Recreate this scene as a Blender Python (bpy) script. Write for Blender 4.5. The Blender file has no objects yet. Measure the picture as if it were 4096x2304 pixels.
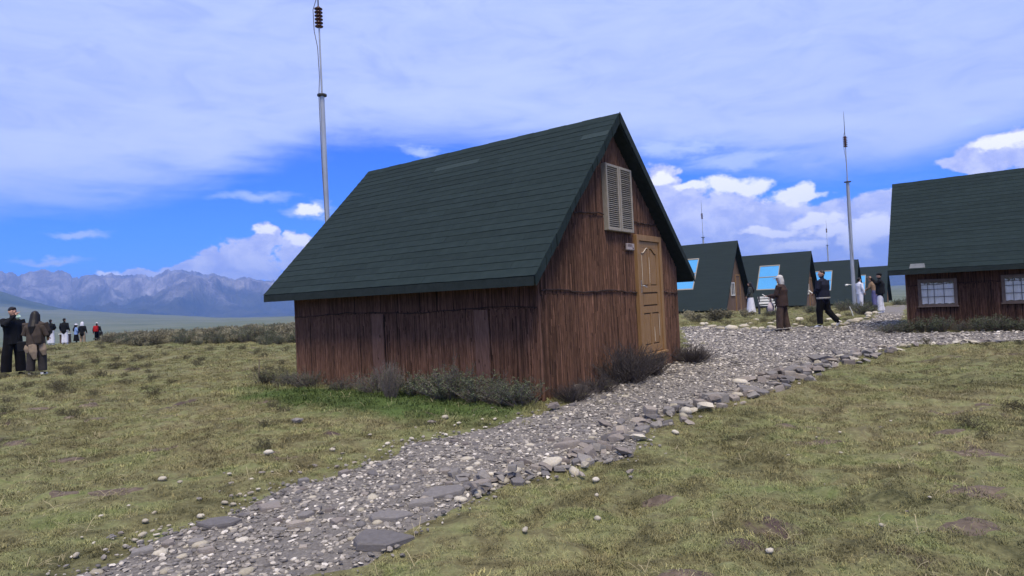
import bpy, bmesh, math, random
import numpy as np
from mathutils import Vector, Matrix

random.seed(7)
rng = np.random.default_rng(7)
R = math.radians
SC = bpy.context.scene
COL = SC.collection

# ------------------------------------------------------------------ camera
EYE = Vector((0.0, 0.0, 1.45))
cam_d = bpy.data.cameras.new('camera')
cam = bpy.data.objects.new('camera', cam_d)
COL.objects.link(cam)
cam_d.sensor_width = 36.0
cam_d.lens = 2535.6 / 4096 * 36.0
cam_d.clip_start = 0.05
cam_d.clip_end = 60000
_r = Vector((0.998867, 0.000871, -0.047574))
_u = Vector((0.047582, -0.018278, 0.998700))
_b = Vector((0.0, -0.999833, -0.018299))
cam.matrix_world = Matrix(((_r.x, _u.x, _b.x, EYE.x), (_r.y, _u.y, _b.y, EYE.y), (_r.z, _u.z, _b.z, EYE.z), (0, 0, 0, 1)))
SC.camera = cam

# ------------------------------------------------------------------ world, sun, exposure
SUN_EL, SUN_AZ = 64.0, 172.0          # degrees; azimuth from +Y (view direction) towards +X
world = bpy.data.worlds.new('World')
SC.world = world
world.use_nodes = True
WN, WL = world.node_tree.nodes, world.node_tree.links
WN.clear()

def wn(t, **kw):
    n = WN.new(t)
    for k, v in kw.items():
        setattr(n, k, v)
    return n

def wmath(op, a, b=None, c=None, clamp=False):
    n = wn('ShaderNodeMath', operation=op, use_clamp=clamp)
    for i, x in enumerate((a, b, c)):
        if x is None:
            continue
        if isinstance(x, (int, float)):
            n.inputs[i].default_value = x
        else:
            WL.new(x, n.inputs[i])
    return n.outputs[0]

def wsmooth(x, lo, hi):
    n = wn('ShaderNodeMapRange', interpolation_type='SMOOTHSTEP')
    WL.new(x, n.inputs['Value'])
    for i, v in ((1, lo), (2, hi)):
        if isinstance(v, (int, float)):
            n.inputs[i].default_value = v
        else:
            WL.new(v, n.inputs[i])
    return n.outputs[0]

def wmix(fac, a, b):
    n = wn('ShaderNodeMix', data_type='RGBA')
    if isinstance(fac, (int, float)):
        n.inputs[0].default_value = fac
    else:
        WL.new(fac, n.inputs[0])
    for i, x in ((6, a), (7, b)):
        if isinstance(x, tuple):
            n.inputs[i].default_value = (*x, 1)
        else:
            WL.new(x, n.inputs[i])
    return n.outputs[2]

tc = wn('ShaderNodeTexCoord')
sep = wn('ShaderNodeSeparateXYZ')
WL.new(tc.outputs['Generated'], sep.inputs[0])
DX, DY, DZ = sep.outputs
AZ = wmath('MULTIPLY', wmath('ARCTAN2', DX, DY), 57.29578)
EL = wmath('MULTIPLY', wmath('ARCSINE', DZ), 57.29578)

def wnoise(scale, detail, rough, stretch=1.0, dist=0.0, off=0.0):
    m = wn('ShaderNodeMapping')
    m.inputs['Scale'].default_value = (1, 1, stretch)
    m.inputs['Location'].default_value = (off, off * 0.7, off * 1.3)
    WL.new(tc.outputs['Generated'], m.inputs['Vector'])
    n = wn('ShaderNodeTexNoise')
    n.inputs['Scale'].default_value = scale
    n.inputs['Detail'].default_value = detail
    n.inputs['Roughness'].default_value = rough
    n.inputs['Distortion'].default_value = dist
    WL.new(m.outputs[0], n.inputs['Vector'])
    return n.outputs[0], n.outputs[1]

# warped sky position in degrees of azimuth and elevation
_, wcol = wnoise(16, 4, 0.6, 1.6)
wv = wn('ShaderNodeVectorMath', operation='SUBTRACT')
WL.new(wcol, wv.inputs[0]); wv.inputs[1].default_value = (0.5, 0.5, 0.5)
wv2 = wn('ShaderNodeVectorMath', operation='MULTIPLY')
WL.new(wv.outputs[0], wv2.inputs[0]); wv2.inputs[1].default_value = (4.2, 2.4, 0)
cmb = wn('ShaderNodeCombineXYZ')
WL.new(AZ, cmb.inputs[0]); WL.new(EL, cmb.inputs[1])
wp = wn('ShaderNodeVectorMath', operation='ADD')
WL.new(cmb.outputs[0], wp.inputs[0]); WL.new(wv2.outputs[0], wp.inputs[1])
PW = wp.outputs[0]

def blobs(lst, src):
    out = None
    for (a, e, ra, re) in lst:
        s = wn('ShaderNodeVectorMath', operation='SUBTRACT')
        WL.new(src, s.inputs[0]); s.inputs[1].default_value = (a, e, 0)
        m = wn('ShaderNodeVectorMath', operation='MULTIPLY')
        WL.new(s.outputs[0], m.inputs[0]); m.inputs[1].default_value = (1 / ra, 1 / re, 0)
        l = wn('ShaderNodeVectorMath', operation='LENGTH')
        WL.new(m.outputs[0], l.inputs[0])
        v = wmath('SUBTRACT', 1.0, l.outputs['Value'])
        out = v if out is None else wmath('SMOOTH_MAX', out, v, 0.12)
    return out

CUM = [(-21.12, 6.0, 1.3, 1.5), (-22.33, 4.97, 2.19, 1.49), (-18.55, 5.33, 1.45, 1.19), (-25.02, 4.19, 1.54, 1.25),
       (-26.87, 3.42, 2.07, 0.95), (-17.36, 4.23, 2.4, 1.96), (-29.69, 3.09, 2.5, 0.75), (-23.35, 3.54, 4.3, 1.4), (-12, 3.0, 6, 1.8),
       (17.81, 5.58, 8.38, 2.9), (13.59, 9.38, 1.9, 1.9), (14.74, 6.91, 3.22, 2.64), (20.76, 4.07, 9.0, 2.5),
       (28.29, 4.65, 5.2, 2.1), (30.92, 5.74, 3.0, 1.7), (29.06, 2.6, 5.0, 2.2), (38.72, 8.82, 3.83, 1.4), (36.56, 8.3, 2.3, 0.85),
       (45.0, 4.0, 9.0, 2.6), (60.0, 5.0, 8.0, 3.0), (-47.0, 3.2, 6.0, 1.6), (-65.0, 4.0, 9.0, 2.2), (85.0, 4.0, 9.0, 2.6), (-95.0, 5.0, 10.0, 3.0),
       (120.0, 4.0, 12.0, 2.6), (-130.0, 4.5, 12.0, 2.6), (165.0, 4.0, 11.0, 3.0)]
BRI = [(-32.34, 3.40, 0.8, 0.34), (16.12, 9.0, 1.7, 0.42), (19.21, 8.95, 2.5, 0.95), (20.99, 8.35, 1.9, 0.7), (24.42, 7.45, 2.5, 0.55), (22.2, 4.6, 2.6, 0.5), (32.0, 4.2, 2.2, 0.7), (13.6, 9.9, 1.2, 0.7), (38.2, 9.4, 2.0, 0.5), (-21.3, 6.6, 1.0, 0.5), (-18.6, 5.9, 1.0, 0.4),
       (25.09, 7.65, 0.97, 0.6), (25.98, 5.27, 2.29, 0.46), (27.03, 4.37, 2.07, 0.8), (24.39, 3.17, 2.34, 0.6),
       (28.75, 3.42, 2.02, 1.1), (30.01, 4.48, 1.44, 0.8), (-17.0, 8.4, 1.4, 0.42), (-15.9, 5.2, 0.5, 0.2)]
WSP = [(-17.4, 8.3, 3.56, 0.74), (-16.35, 8.61, 1.69, 0.74), (-21.77, 9.53, 5.2, 0.85), (-7.7, 13.47, 2.0, 0.78),
       (13.97, 12.54, 3.6, 1.1), (17.14, 12.4, 5.0, 0.8), (20.0, 11.0, 6.0, 0.9), (36.84, 11.15, 1.6, 0.32), (-34, 6.3, 3.0, 0.4), (-36, 4.6, 3.0, 0.35),
       (-13.9, 10.0, 0.8, 0.3)]

n_bil, _ = wnoise(24, 9, 0.66, 1.4, 0.3, 3.1)
n_str, _ = wnoise(5.5, 7, 0.62, 6.0, 0.6, 1.7)
n_soft, _ = wnoise(2.6, 5, 0.55, 3.0, 0.4, 9.2)
n_soft2, _ = wnoise(9.0, 6, 0.6, 3.2, 0.8, 5.5)

sky = wn('ShaderNodeTexSky', sky_type='NISHITA', sun_disc=False)
sky.sun_elevation = R(SUN_EL)
sky.sun_rotation = R(SUN_AZ)        # same heading as the lamp
sky.altitude = 3800
sky.air_density = 1.0
sky.dust_density = 0.25
sky.ozone_density = 3.0
K = 8.0                                 # clouds are given in display units
skyc = wn('ShaderNodeMix', data_type='RGBA', blend_type='MULTIPLY')
skyc.inputs[0].default_value = 1.0
WL.new(sky.outputs[0], skyc.inputs[6]); skyc.inputs[7].default_value = (0.18, 0.62, 1.66, 1)
base = skyc.outputs[2]

# high veil of stratus, thick above about 12 degrees all round
edge = wmath('ADD', EL, wmath('MULTIPLY', wmath('SUBTRACT', n_soft, 0.5), 9.0))
edge = wmath('ADD', edge, wmath('MULTIPLY', wmath('SUBTRACT', n_str, 0.5), 4.0))
tilt = wmath('MULTIPLY', wmath('COSINE', wmath('MULTIPLY', wmath('ADD', AZ, 6.0), 0.0720)), 2.4)   # the edge stands highest straight ahead
edge = wmath('SUBTRACT', edge, tilt)
veil = wsmooth(edge, 9.3, 14.3)
veil = wmath('MULTIPLY', veil, wmath('SUBTRACT', 1.0, wmath('MULTIPLY', wsmooth(n_soft2, 0.5, 0.78), 0.14)))
vcol = wmix(wsmooth(n_soft2, 0.3, 0.7), (0.48 * K, 0.575 * K, 0.94 * K), (0.41 * K, 0.505 * K, 0.90 * K))
vcol = wmix(wmath('MULTIPLY', wsmooth(n_str, 0.45, 0.8), 0.6), vcol, (0.35 * K, 0.46 * K, 0.87 * K))
low = wmath('MULTIPLY', wsmooth(edge, 19, 10), 0.75)
vcol = wmix(low, vcol, (0.56 * K, 0.66 * K, 0.95 * K))
col = wmix(veil, base, vcol)
# wisps
wis = wmath('ADD', blobs(WSP, PW), wmath('MULTIPLY', wmath('SUBTRACT', n_str, 0.55), 1.5))
wism = wmath('MULTIPLY', wsmooth(wis, 0.0, 0.75), 0.8)
col = wmix(wism, col, (0.50 * K, 0.62 * K, 0.90 * K))
# cumulus banks
cum = wmath('ADD', blobs(CUM, PW), wmath('MULTIPLY', wmath('SUBTRACT', n_bil, 0.5), 0.9))
cumm = wsmooth(cum, -0.02, 0.20)
ccol = wmix(wsmooth(n_bil, 0.35, 0.68), (0.47 * K, 0.51 * K, 0.86 * K), (0.78 * K, 0.79 * K, 0.98 * K))
col = wmix(wmath('MULTIPLY', cumm, 0.93), col, ccol)
bri = wmath('ADD', blobs(BRI, PW), wmath('MULTIPLY', wmath('SUBTRACT', n_bil, 0.50), 1.7))
brim = wsmooth(bri, -0.2, 0.40)
col = wmix(wmath('MULTIPLY', brim, 0.9), col, (1.12 * K, 1.10 * K, 1.14 * K))
bg = wn('ShaderNodeBackground')
bg.inputs['Strength'].default_value = 0.1
WL.new(col, bg.inputs['Color'])
world.cycles.sampling_method = 'MANUAL'
world.cycles.sample_map_resolution = 512
wo = wn('ShaderNodeOutputWorld')
WL.new(bg.outputs[0], wo.inputs['Surface'])

sun_d = bpy.data.lights.new('sun', 'SUN')
sun_d.energy = 2.8
sun_d.angle = R(22)
sun_d.color = (1.0, 0.88, 0.68)
sun = bpy.data.objects.new('sun', sun_d)
COL.objects.link(sun)
_sd = Vector((math.sin(R(SUN_AZ)) * math.cos(R(SUN_EL)), math.cos(R(SUN_AZ)) * math.cos(R(SUN_EL)), math.sin(R(SUN_EL))))
sun.rotation_euler = _sd.to_track_quat('Z', 'Y').to_euler()

SC.view_settings.view_transform = 'Standard'
SC.view_settings.look = 'None'
SC.view_settings.exposure = 0.6
SC.view_settings.gamma = 1.0
SC.cycles.use_denoising = True
SC.cycles.max_bounces = 6
SC.cycles.volume_bounces = 1
SC.cycles.transparent_max_bounces = 8

# ------------------------------------------------------------------ helpers
def tag(o, label=None, cat=None, group=None, kind=None):
    for k, v in (('label', label), ('category', cat), ('group', group), ('kind', kind)):
        if v:
            o[k] = v
    return o

def mesh_np(name, V, F):
    me = bpy.data.meshes.new(name)
    V = np.asarray(V, np.float32); F = np.asarray(F, np.int32)
    k = F.shape[1]
    me.vertices.add(len(V)); me.vertices.foreach_set('co', V.ravel())
    me.loops.add(F.size); me.loops.foreach_set('vertex_index', F.ravel())
    me.polygons.add(len(F))
    me.polygons.foreach_set('loop_start', np.arange(0, F.size, k, dtype=np.int32))
    me.polygons.foreach_set('loop_total', np.full(len(F), k, np.int32))
    me.update(calc_edges=True)
    return me

def link(name, me, mats=None, parent=None, smooth=False, loc=None, rot=None):
    if mats is not None:
        for m in (mats if isinstance(mats, (list, tuple)) else [mats]):
            me.materials.append(m)
    if smooth:
        me.polygons.foreach_set('use_smooth', np.ones(len(me.polygons), bool))
    o = bpy.data.objects.new(name, me)
    COL.objects.link(o)
    if parent:
        o.parent = parent
    if loc is not None:
        o.location = loc
    if rot is not None:
        o.rotation_euler = rot
    return o

def empty(name, loc=(0, 0, 0), rz=0.0):
    o = bpy.data.objects.new(name, None)
    o.empty_display_size = 0.2
    COL.objects.link(o)
    o.location = loc
    o.rotation_euler = (0, 0, rz)
    return o

def again(name, src, parent=None):
    o = src.copy()
    o.name = name
    COL.objects.link(o)
    o.parent = parent
    return o

def copy_tree(src, parent=None):
    c = src.copy()
    COL.objects.link(c)
    c.parent = parent
    for ch in src.children:
        copy_tree(ch, c)
    return c

class MB:
    """collects boxes, tubes and prisms for one mesh"""
    def __init__(s):
        s.v, s.f, s.m, s.t = [], [], [], []
    def add(s, V, F, m=0, t=None):
        n = len(s.v)
        s.v += [tuple(p) for p in V]
        s.f += [tuple(i + n for i in q) for q in F]
        s.m += [m] * len(F)
        s.t += [0.5 if t is None else t] * len(V)
    def box(s, lo, hi, m=0, M=None, t=None):
        (a, b, c), (d, e, f) = lo, hi
        V = [(a, b, c), (d, b, c), (d, e, c), (a, e, c), (a, b, f), (d, b, f), (d, e, f), (a, e, f)]
        if M is not None:
            V = [M @ Vector(p) for p in V]
        s.add(V, [(0, 3, 2, 1), (4, 5, 6, 7), (0, 1, 5, 4), (1, 2, 6, 5), (2, 3, 7, 6), (3, 0, 4, 7)], m, t)
    def tube(s, pts, rad, n=6, m=0, cap=True, t=None):
        pts = [Vector(p) for p in pts]
        if isinstance(rad, (int, float)):
            rad = [rad] * len(pts)
        V, F = [], []
        ref = None
        for i, p in enumerate(pts):
            d = (pts[min(i + 1, len(pts) - 1)] - pts[max(i - 1, 0)])
            d = d.normalized() if d.length > 1e-9 else Vector((0, 0, 1))
            if ref is None:
                ref = Vector((1, 0, 0)) if abs(d.x) < 0.8 else Vector((0, 1, 0))
            a = (ref - d * ref.dot(d)).normalized()
            b = d.cross(a)
            r = rad[i]
            rx, ry = (r, r) if isinstance(r, (int, float)) else r
            for k in range(n):
                w = 2 * math.pi * k / n
                V.append(p + a * (rx * math.cos(w)) + b * (ry * math.sin(w)))
        for i in range(len(pts) - 1):
            for k in range(n):
                k2 = (k + 1) % n
                F.append((i * n + k, i * n + k2, (i + 1) * n + k2, (i + 1) * n + k))
        if cap:
            F.append(tuple(range(n - 1, -1, -1)))
            F.append(tuple((len(pts) - 1) * n + k for k in range(n)))
        s.add(V, F, m, t)
    def lathe(s, prof, n=16, c=(0, 0, 0), m=0):
        V, F = [], []
        for (r, z) in prof:
            for k in range(n):
                w = 2 * math.pi * k / n
                V.append((c[0] + r * math.cos(w), c[1] + r * math.sin(w), c[2] + z))
        for i in range(len(prof) - 1):
            for k in range(n):
                k2 = (k + 1) % n
                F.append((i * n + k, i * n + k2, (i + 1) * n + k2, (i + 1) * n + k))
        s.add(V, F, m)
    def prism(s, poly, y0, y1, m=0):
        """poly in XZ, extruded along Y"""
        n = len(poly)
        V = [(x, y0, z) for x, z in poly] + [(x, y1, z) for x, z in poly]
        F = [tuple(range(n)), tuple(range(2 * n - 1, n - 1, -1))]
        for i in range(n):
            j = (i + 1) % n
            F.append((i, i + n, j + n, j))
        s.add(V, F, m)
    def build(s, name, mats, parent=None, smooth=False, loc=None, rot=None, bevel=0.0):
        me = bpy.data.meshes.new(name)
        me.from_pydata(s.v, [], s.f)
        me.polygons.foreach_set('material_index', np.array(s.m, np.int32))
        a = me.attributes.new('tint', 'FLOAT', 'POINT')
        a.data.foreach_set('value', np.array(s.t, np.float32))
        bm = bmesh.new(); bm.from_mesh(me)
        bmesh.ops.recalc_face_normals(bm, faces=bm.faces)
        if bevel:
            bmesh.ops.bevel(bm, geom=[e for e in bm.edges if e.calc_face_angle(0) > 0.6], offset=bevel, segments=1, affect='EDGES')
        bm.to_mesh(me); bm.free()
        return link(name, me, mats, parent, smooth, loc, rot)

# numpy value noise
_perm = np.random.default_rng(3).permutation(512)
_grad = np.random.default_rng(4).random(512)
def vnoise(x, y, seed=0):
    x = np.asarray(x, float) + seed * 17.13; y = np.asarray(y, float) + seed * 5.77
    xi, yi = np.floor(x).astype(int), np.floor(y).astype(int)
    xf, yf = x - xi, y - yi
    u, v = xf * xf * (3 - 2 * xf), yf * yf * (3 - 2 * yf)
    h = lambda a, b: _grad[_perm[(_perm[a & 511] + b) & 511]]
    return (h(xi, yi) * (1 - u) + h(xi + 1, yi) * u) * (1 - v) + (h(xi, yi + 1) * (1 - u) + h(xi + 1, yi + 1) * u) * v
def fbm(x, y, o=4, seed=0, gain=0.5):
    a, s, t = 1.0, 0.0, 0.0
    for i in range(o):
        s += a * vnoise(x, y, seed + i); t += a
        x, y, a = x * 2.03, y * 2.03, a * gain
    return s / t
def ridged(x, y, o=5, seed=0):
    a, s, t = 1.0, 0.0, 0.0
    for i in range(o):
        s += a * (1 - np.abs(2 * vnoise(x, y, seed + i) - 1)) ** 1.6; t += a
        x, y, a = x * 2.07, y * 2.07, a * 0.5
    return s / t
def sstep(x, a, b):
    t = np.clip((np.asarray(x, float) - a) / (b - a), 0, 1)
    return t * t * (3 - 2 * t)

# ------------------------------------------------------------------ materials
def new_mat(name):
    m = bpy.data.materials.new(name)
    m.use_nodes = True
    nt = m.node_tree
    nt.nodes.clear()
    out = nt.nodes.new('ShaderNodeOutputMaterial')
    p = nt.nodes.new('ShaderNodeBsdfPrincipled')
    nt.links.new(p.outputs[0], out.inputs['Surface'])
    return m, nt, p

def srgb(r, g, b):
    return tuple(((c / 255) / 12.92 if c / 255 < 0.04045 else ((c / 255 + 0.055) / 1.055) ** 2.4) for c in (r, g, b))

def ramp(nt, fac, stops):
    n = nt.nodes.new('ShaderNodeValToRGB')
    el = n.color_ramp.elements
    while len(el) < len(stops):
        el.new(0.5)
    for e, (p, c) in zip(el, stops):
        e.position = p; e.color = (*c, 1)
    nt.links.new(fac, n.inputs[0])
    return n.outputs[0]

def noise_node(nt, scale, detail=4, rough=0.55, coord='Object', stretch=(1, 1, 1), dist=0.0, geo=False):
    mp = nt.nodes.new('ShaderNodeMapping')
    mp.inputs['Scale'].default_value = stretch
    if geo:
        g = nt.nodes.new('ShaderNodeNewGeometry'); nt.links.new(g.outputs['Position'], mp.inputs['Vector'])
    else:
        t = nt.nodes.new('ShaderNodeTexCoord'); nt.links.new(t.outputs[coord], mp.inputs['Vector'])
    n = nt.nodes.new('ShaderNodeTexNoise')
    n.inputs['Scale'].default_value = scale
    n.inputs['Detail'].default_value = detail
    n.inputs['Roughness'].default_value = rough
    n.inputs['Distortion'].default_value = dist
    nt.links.new(mp.outputs[0], n.inputs['Vector'])
    return n.outputs[0]

def mixc(nt, fac, a, b, blend='MIX'):
    n = nt.nodes.new('ShaderNodeMix'); n.data_type = 'RGBA'; n.blend_type = blend
    if isinstance(fac, (int, float)):
        n.inputs[0].default_value = fac
    else:
        nt.links.new(fac, n.inputs[0])
    for i, x in ((6, a), (7, b)):
        if isinstance(x, tuple):
            n.inputs[i].default_value = (*x[:3], 1)
        else:
            nt.links.new(x, n.inputs[i])
    return n.outputs[2]

def bump(nt, p, hgt, strength=0.3, dist=0.02):
    b = nt.nodes.new('ShaderNodeBump')
    b.inputs['Strength'].default_value = strength
    b.inputs['Distance'].default_value = dist
    nt.links.new(hgt, b.inputs['Height'])
    nt.links.new(b.outputs[0], p.inputs['Normal'])

def pmat(name, c1, c2, scale=6.0, rough=0.8, bmp=0.3, bdist=0.01, stretch=(1, 1, 1), metal=0.0, spec=0.3, detail=5, tint=None, rnd=0.0, geo=False):
    """two-tone noise material; tint: use the point attribute 'tint'; rnd: value change by object"""
    m, nt, p = new_mat(name)
    n = noise_node(nt, scale, detail, 0.6, stretch=stretch, geo=geo)
    c = ramp(nt, n, [(0.3, c1), (0.7, c2)])
    if tint is not None:
        a = nt.nodes.new('ShaderNodeAttribute'); a.attribute_name = 'tint'
        c = mixc(nt, 1.0, c, ramp(nt, a.outputs['Fac'], [(0.0, (tint[0],) * 3), (1.0, (tint[1],) * 3)]), 'MULTIPLY')
    if rnd:
        oi = nt.nodes.new('ShaderNodeObjectInfo')
        c = mixc(nt, 1.0, c, ramp(nt, oi.outputs['Random'], [(0.0, (1 - rnd,) * 3), (1.0, (1 + rnd,) * 3)]), 'MULTIPLY')
    nt.links.new(c, p.inputs['Base Color'])
    p.inputs['Roughness'].default_value = rough
    p.inputs['Metallic'].default_value = metal
    p.inputs['Specular IOR Level'].default_value = spec
    if bmp:
        bump(nt, p, n, bmp, bdist)
    return m

def turf_colour(nt, dark=1.0):
    big = noise_node(nt, 0.42, 5, 0.6, geo=True, dist=0.5)
    mid = noise_node(nt, 2.3, 7, 0.7, geo=True, dist=0.9, stretch=(0.8, 1.25, 1))
    fin = noise_node(nt, 16, 5, 0.75, geo=True)
    k = lambda r, g, b: (r * dark, g * dark, b * dark)
    c = ramp(nt, big, [(0.34, k(0.108, 0.138, 0.050)), (0.50, k(0.158, 0.168, 0.070)), (0.70, k(0.212, 0.194, 0.100))])
    c2 = ramp(nt, mid, [(0.37, k(0.052, 0.039, 0.028)), (0.46, k(0.146, 0.126, 0.072)), (0.55, k(0.192, 0.194, 0.098)), (0.68, k(0.122, 0.158, 0.056)), (0.8, k(0.24, 0.235, 0.135))])  # darkest stop: thatch tone that also paints shadow lines between hummocks
    c = mixc(nt, 0.62, c, c2)
    c3 = ramp(nt, fin, [(0.25, (0.50, 0.48, 0.50)), (0.75, (1.5, 1.46, 1.42))])
    c = mixc(nt, 0.85, c, c3, 'MULTIPLY')
    return c

HUT_YAW = 0.9378
HUT_O = (0.3273, 7.951, 0.263)
def lush(nt, c):
    """greener turf in the damp strip by the hut"""
    g = nt.nodes.new('ShaderNodeNewGeometry')
    s = nt.nodes.new('ShaderNodeVectorMath'); s.operation = 'SUBTRACT'
    nt.links.new(g.outputs['Position'], s.inputs[0]); s.inputs[1].default_value = (-2.1, 8.6, 0)
    m = nt.nodes.new('ShaderNodeMapping'); m.vector_type = 'TEXTURE'
    m.inputs['Rotation'].default_value = (0, 0, HUT_YAW + math.pi / 2); m.inputs['Scale'].default_value = (3.4, 1.0, 99)
    nt.links.new(s.outputs[0], m.inputs['Vector'])
    l = nt.nodes.new('ShaderNodeVectorMath'); l.operation = 'LENGTH'
    nt.links.new(m.outputs[0], l.inputs[0])
    n = noise_node(nt, 1.9, 4, geo=True)
    a = nt.nodes.new('ShaderNodeMath'); a.operation = 'ADD'
    nt.links.new(l.outputs['Value'], a.inputs[0]); nt.links.new(n, a.inputs[1])
    r = nt.nodes.new('ShaderNodeMapRange'); r.interpolation_type = 'SMOOTHSTEP'
    r.inputs[1].default_value = 1.55; r.inputs[2].default_value = 0.95; r.inputs[4].default_value = 0.9
    nt.links.new(a.outputs[0], r.inputs[0])
    return mixc(nt, r.outputs[0], c, (0.066, 0.108, 0.030))

def make_ground_mat():
    m, nt, p = new_mat('turf')
    c = lush(nt, turf_colour(nt, 0.96))
    # bare soil in hollows
    so = noise_node(nt, 0.9, 6, 0.6, geo=True, dist=0.6)
    som = nt.nodes.new('ShaderNodeMapRange'); som.interpolation_type = 'SMOOTHSTEP'
    som.inputs[1].default_value = 0.62; som.inputs[2].default_value = 0.68
    nt.links.new(so, som.inputs[0])
    c = mixc(nt, som.outputs[0], c, (0.085, 0.062, 0.056))
    # far meadow: smoother, pale sedge green
    g = nt.nodes.new('ShaderNodeNewGeometry')
    l = nt.nodes.new('ShaderNodeVectorMath'); l.operation = 'LENGTH'
    nt.links.new(g.outputs['Position'], l.inputs[0])
    fr = nt.nodes.new('ShaderNodeMapRange'); fr.inputs[1].default_value = 60; fr.inputs[2].default_value = 220
    nt.links.new(l.outputs['Value'], fr.inputs[0])
    fn = noise_node(nt, 0.011, 6, 0.62, geo=True, stretch=(0.5, 1.3, 1))
    fc = ramp(nt, fn, [(0.32, (0.090, 0.108, 0.056)), (0.5, (0.118, 0.134, 0.076)), (0.7, (0.155, 0.162, 0.104))])
    c = mixc(nt, fr.outputs[0], c, fc)
    fw = nt.nodes.new('ShaderNodeMapRange'); fw.inputs[1].default_value = 2850; fw.inputs[2].default_value = 3100
    nt.links.new(l.outputs['Value'], fw.inputs[0])
    c = mixc(nt, fw.outputs[0], c, ramp(nt, noise_node(nt, 0.006, 6, 0.7, geo=True), [(0.35, (0.030, 0.050, 0.030)), (0.65, (0.062, 0.085, 0.050))]))
    nt.links.new(c, p.inputs['Base Color'])
    p.inputs['Roughness'].default_value = 0.95
    p.inputs['Specular IOR Level'].default_value = 0.1
    bump(nt, p, noise_node(nt, 14, 6, 0.7, geo=True), 0.8, 0.03)
    return m

def make_blade_mat(name, dark, lushy=True):
    m, nt, p = new_mat(name)
    c = turf_colour(nt, dark)
    if lushy:
        c = lush(nt, c)
    oi = nt.nodes.new('ShaderNodeObjectInfo')
    c = mixc(nt, 1.0, c, ramp(nt, oi.outputs['Random'], [(0, (0.72, 0.70, 0.66)), (0.6, (1.05, 1.03, 1.0)), (0.9, (1.25, 1.2, 1.15)), (1, (1.6, 1.45, 1.3))]), 'MULTIPLY')
    nt.links.new(c, p.inputs['Base Color'])
    p.inputs['Roughness'].default_value = 0.75
    p.inputs['Specular IOR Level'].default_value = 0.15
    return m

def make_stone_mat(name, stops, bmp=0.5, moss=0.0):
    m, nt, p = new_mat(name)
    oi = nt.nodes.new('ShaderNodeObjectInfo')
    c = ramp(nt, oi.outputs['Random'], stops)
    n = noise_node(nt, 9, 6, 0.65)
    c = mixc(nt, 0.75, c, ramp(nt, n, [(0.25, (0.66, 0.65, 0.66)), (0.75, (1.3, 1.3, 1.3))]), 'MULTIPLY')
    nt.links.new(c, p.inputs['Base Color'])
    p.inputs['Roughness'].default_value = 0.82
    p.inputs['Specular IOR Level'].default_value = 0.3
    bump(nt, p, noise_node(nt, 28, 5, 0.7), bmp, 0.01)
    return m

M = {}
M['ground'] = make_ground_mat()
M['blade'] = make_blade_mat('grass_blade', 1.44)
M['straw'] = pmat('dry_straw', (0.30, 0.25, 0.13), (0.42, 0.36, 0.22), 20, 0.8, 0)
M['gravel'] = make_stone_mat('gravel_stone', [(0.0, (0.105, 0.097, 0.092)), (0.30, (0.205, 0.188, 0.171)), (0.60, (0.300, 0.270, 0.230)), (0.84, (0.43, 0.386, 0.318)), (1.0, (0.74, 0.68, 0.58))])
M['pale'] = make_stone_mat('pale_stone', [(0.0, (0.32, 0.285, 0.21)), (0.5, (0.43, 0.385, 0.295)), (1.0, (0.58, 0.53, 0.43))])
M['slate'] = make_stone_mat('slate_stone', [(0.0, (0.120, 0.111, 0.108)), (0.5, (0.178, 0.164, 0.154)), (1.0, (0.240, 0.220, 0.195))])
M['brown'] = make_stone_mat('brown_stone', [(0.0, (0.155, 0.132, 0.118)), (0.55, (0.235, 0.205, 0.178)), (1.0, (0.34, 0.295, 0.24))])

m, nt, p = new_mat('gravel_bed')
n = noise_node(nt, 34, 6, 0.75, geo=True)
nt.links.new(ramp(nt, n, [(0.3, (0.095, 0.084, 0.074)), (0.55, (0.19, 0.171, 0.150)), (0.8, (0.32, 0.288, 0.248))]), p.inputs['Base Color'])
p.inputs['Roughness'].default_value = 0.95
bump(nt, p, n, 0.9, 0.02)
M['bed'] = m

M['shingle'] = pmat('asphalt_shingle', (0.0165, 0.0265, 0.0275), (0.0225, 0.0340, 0.0350), 6, 0.95, 0.3, 0.003, rnd=0.09, spec=0.08, detail=9)
M['shingle_pale'] = pmat('faded_shingle', (0.023, 0.037, 0.038), (0.029, 0.045, 0.046), 30, 0.9, 0.5, 0.004, spec=0.2)
M['roof_board'] = pmat('roof_board', (0.013, 0.020, 0.020), (0.023, 0.032, 0.032), 12, 0.9, 0.3, 0.004, spec=0.2)
M['soffit'] = pmat('soffit_wood', (0.018, 0.012, 0.009), (0.034, 0.022, 0.017), 14, 0.9, 0.3, 0.004, stretch=(6, 0.6, 6))
M['reed'] = pmat('reed_cladding', (0.080, 0.039, 0.026), (0.168, 0.090, 0.060), 9, 0.9, 0.3, 0.004, stretch=(4, 4, 0.8), tint=(0.40, 1.75))
M['reed_back'] = pmat('reed_backing', (0.016, 0.009, 0.007), (0.030, 0.018, 0.014), 20, 0.95, 0.3, 0.005, stretch=(6, 6, 0.5))
M['plank'] = pmat('weathered_plank', (0.085, 0.042, 0.029), (0.215, 0.118, 0.084), 9, 0.9, 0.8, 0.01, stretch=(9, 9, 0.6))
M['cord'] = pmat('binding_cord', (0.020, 0.012, 0.010), (0.050, 0.030, 0.024), 30, 0.9, 0.4)
M['door'] = pmat('varnished_door', (0.205, 0.112, 0.042), (0.305, 0.182, 0.080), 6, 0.55, 0.25, 0.003, stretch=(7, 7, 0.6), spec=0.4)
M['door_dark'] = pmat('door_groove', (0.06, 0.033, 0.018), (0.10, 0.058, 0.03), 8, 0.7, 0.2, 0.003)
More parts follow.
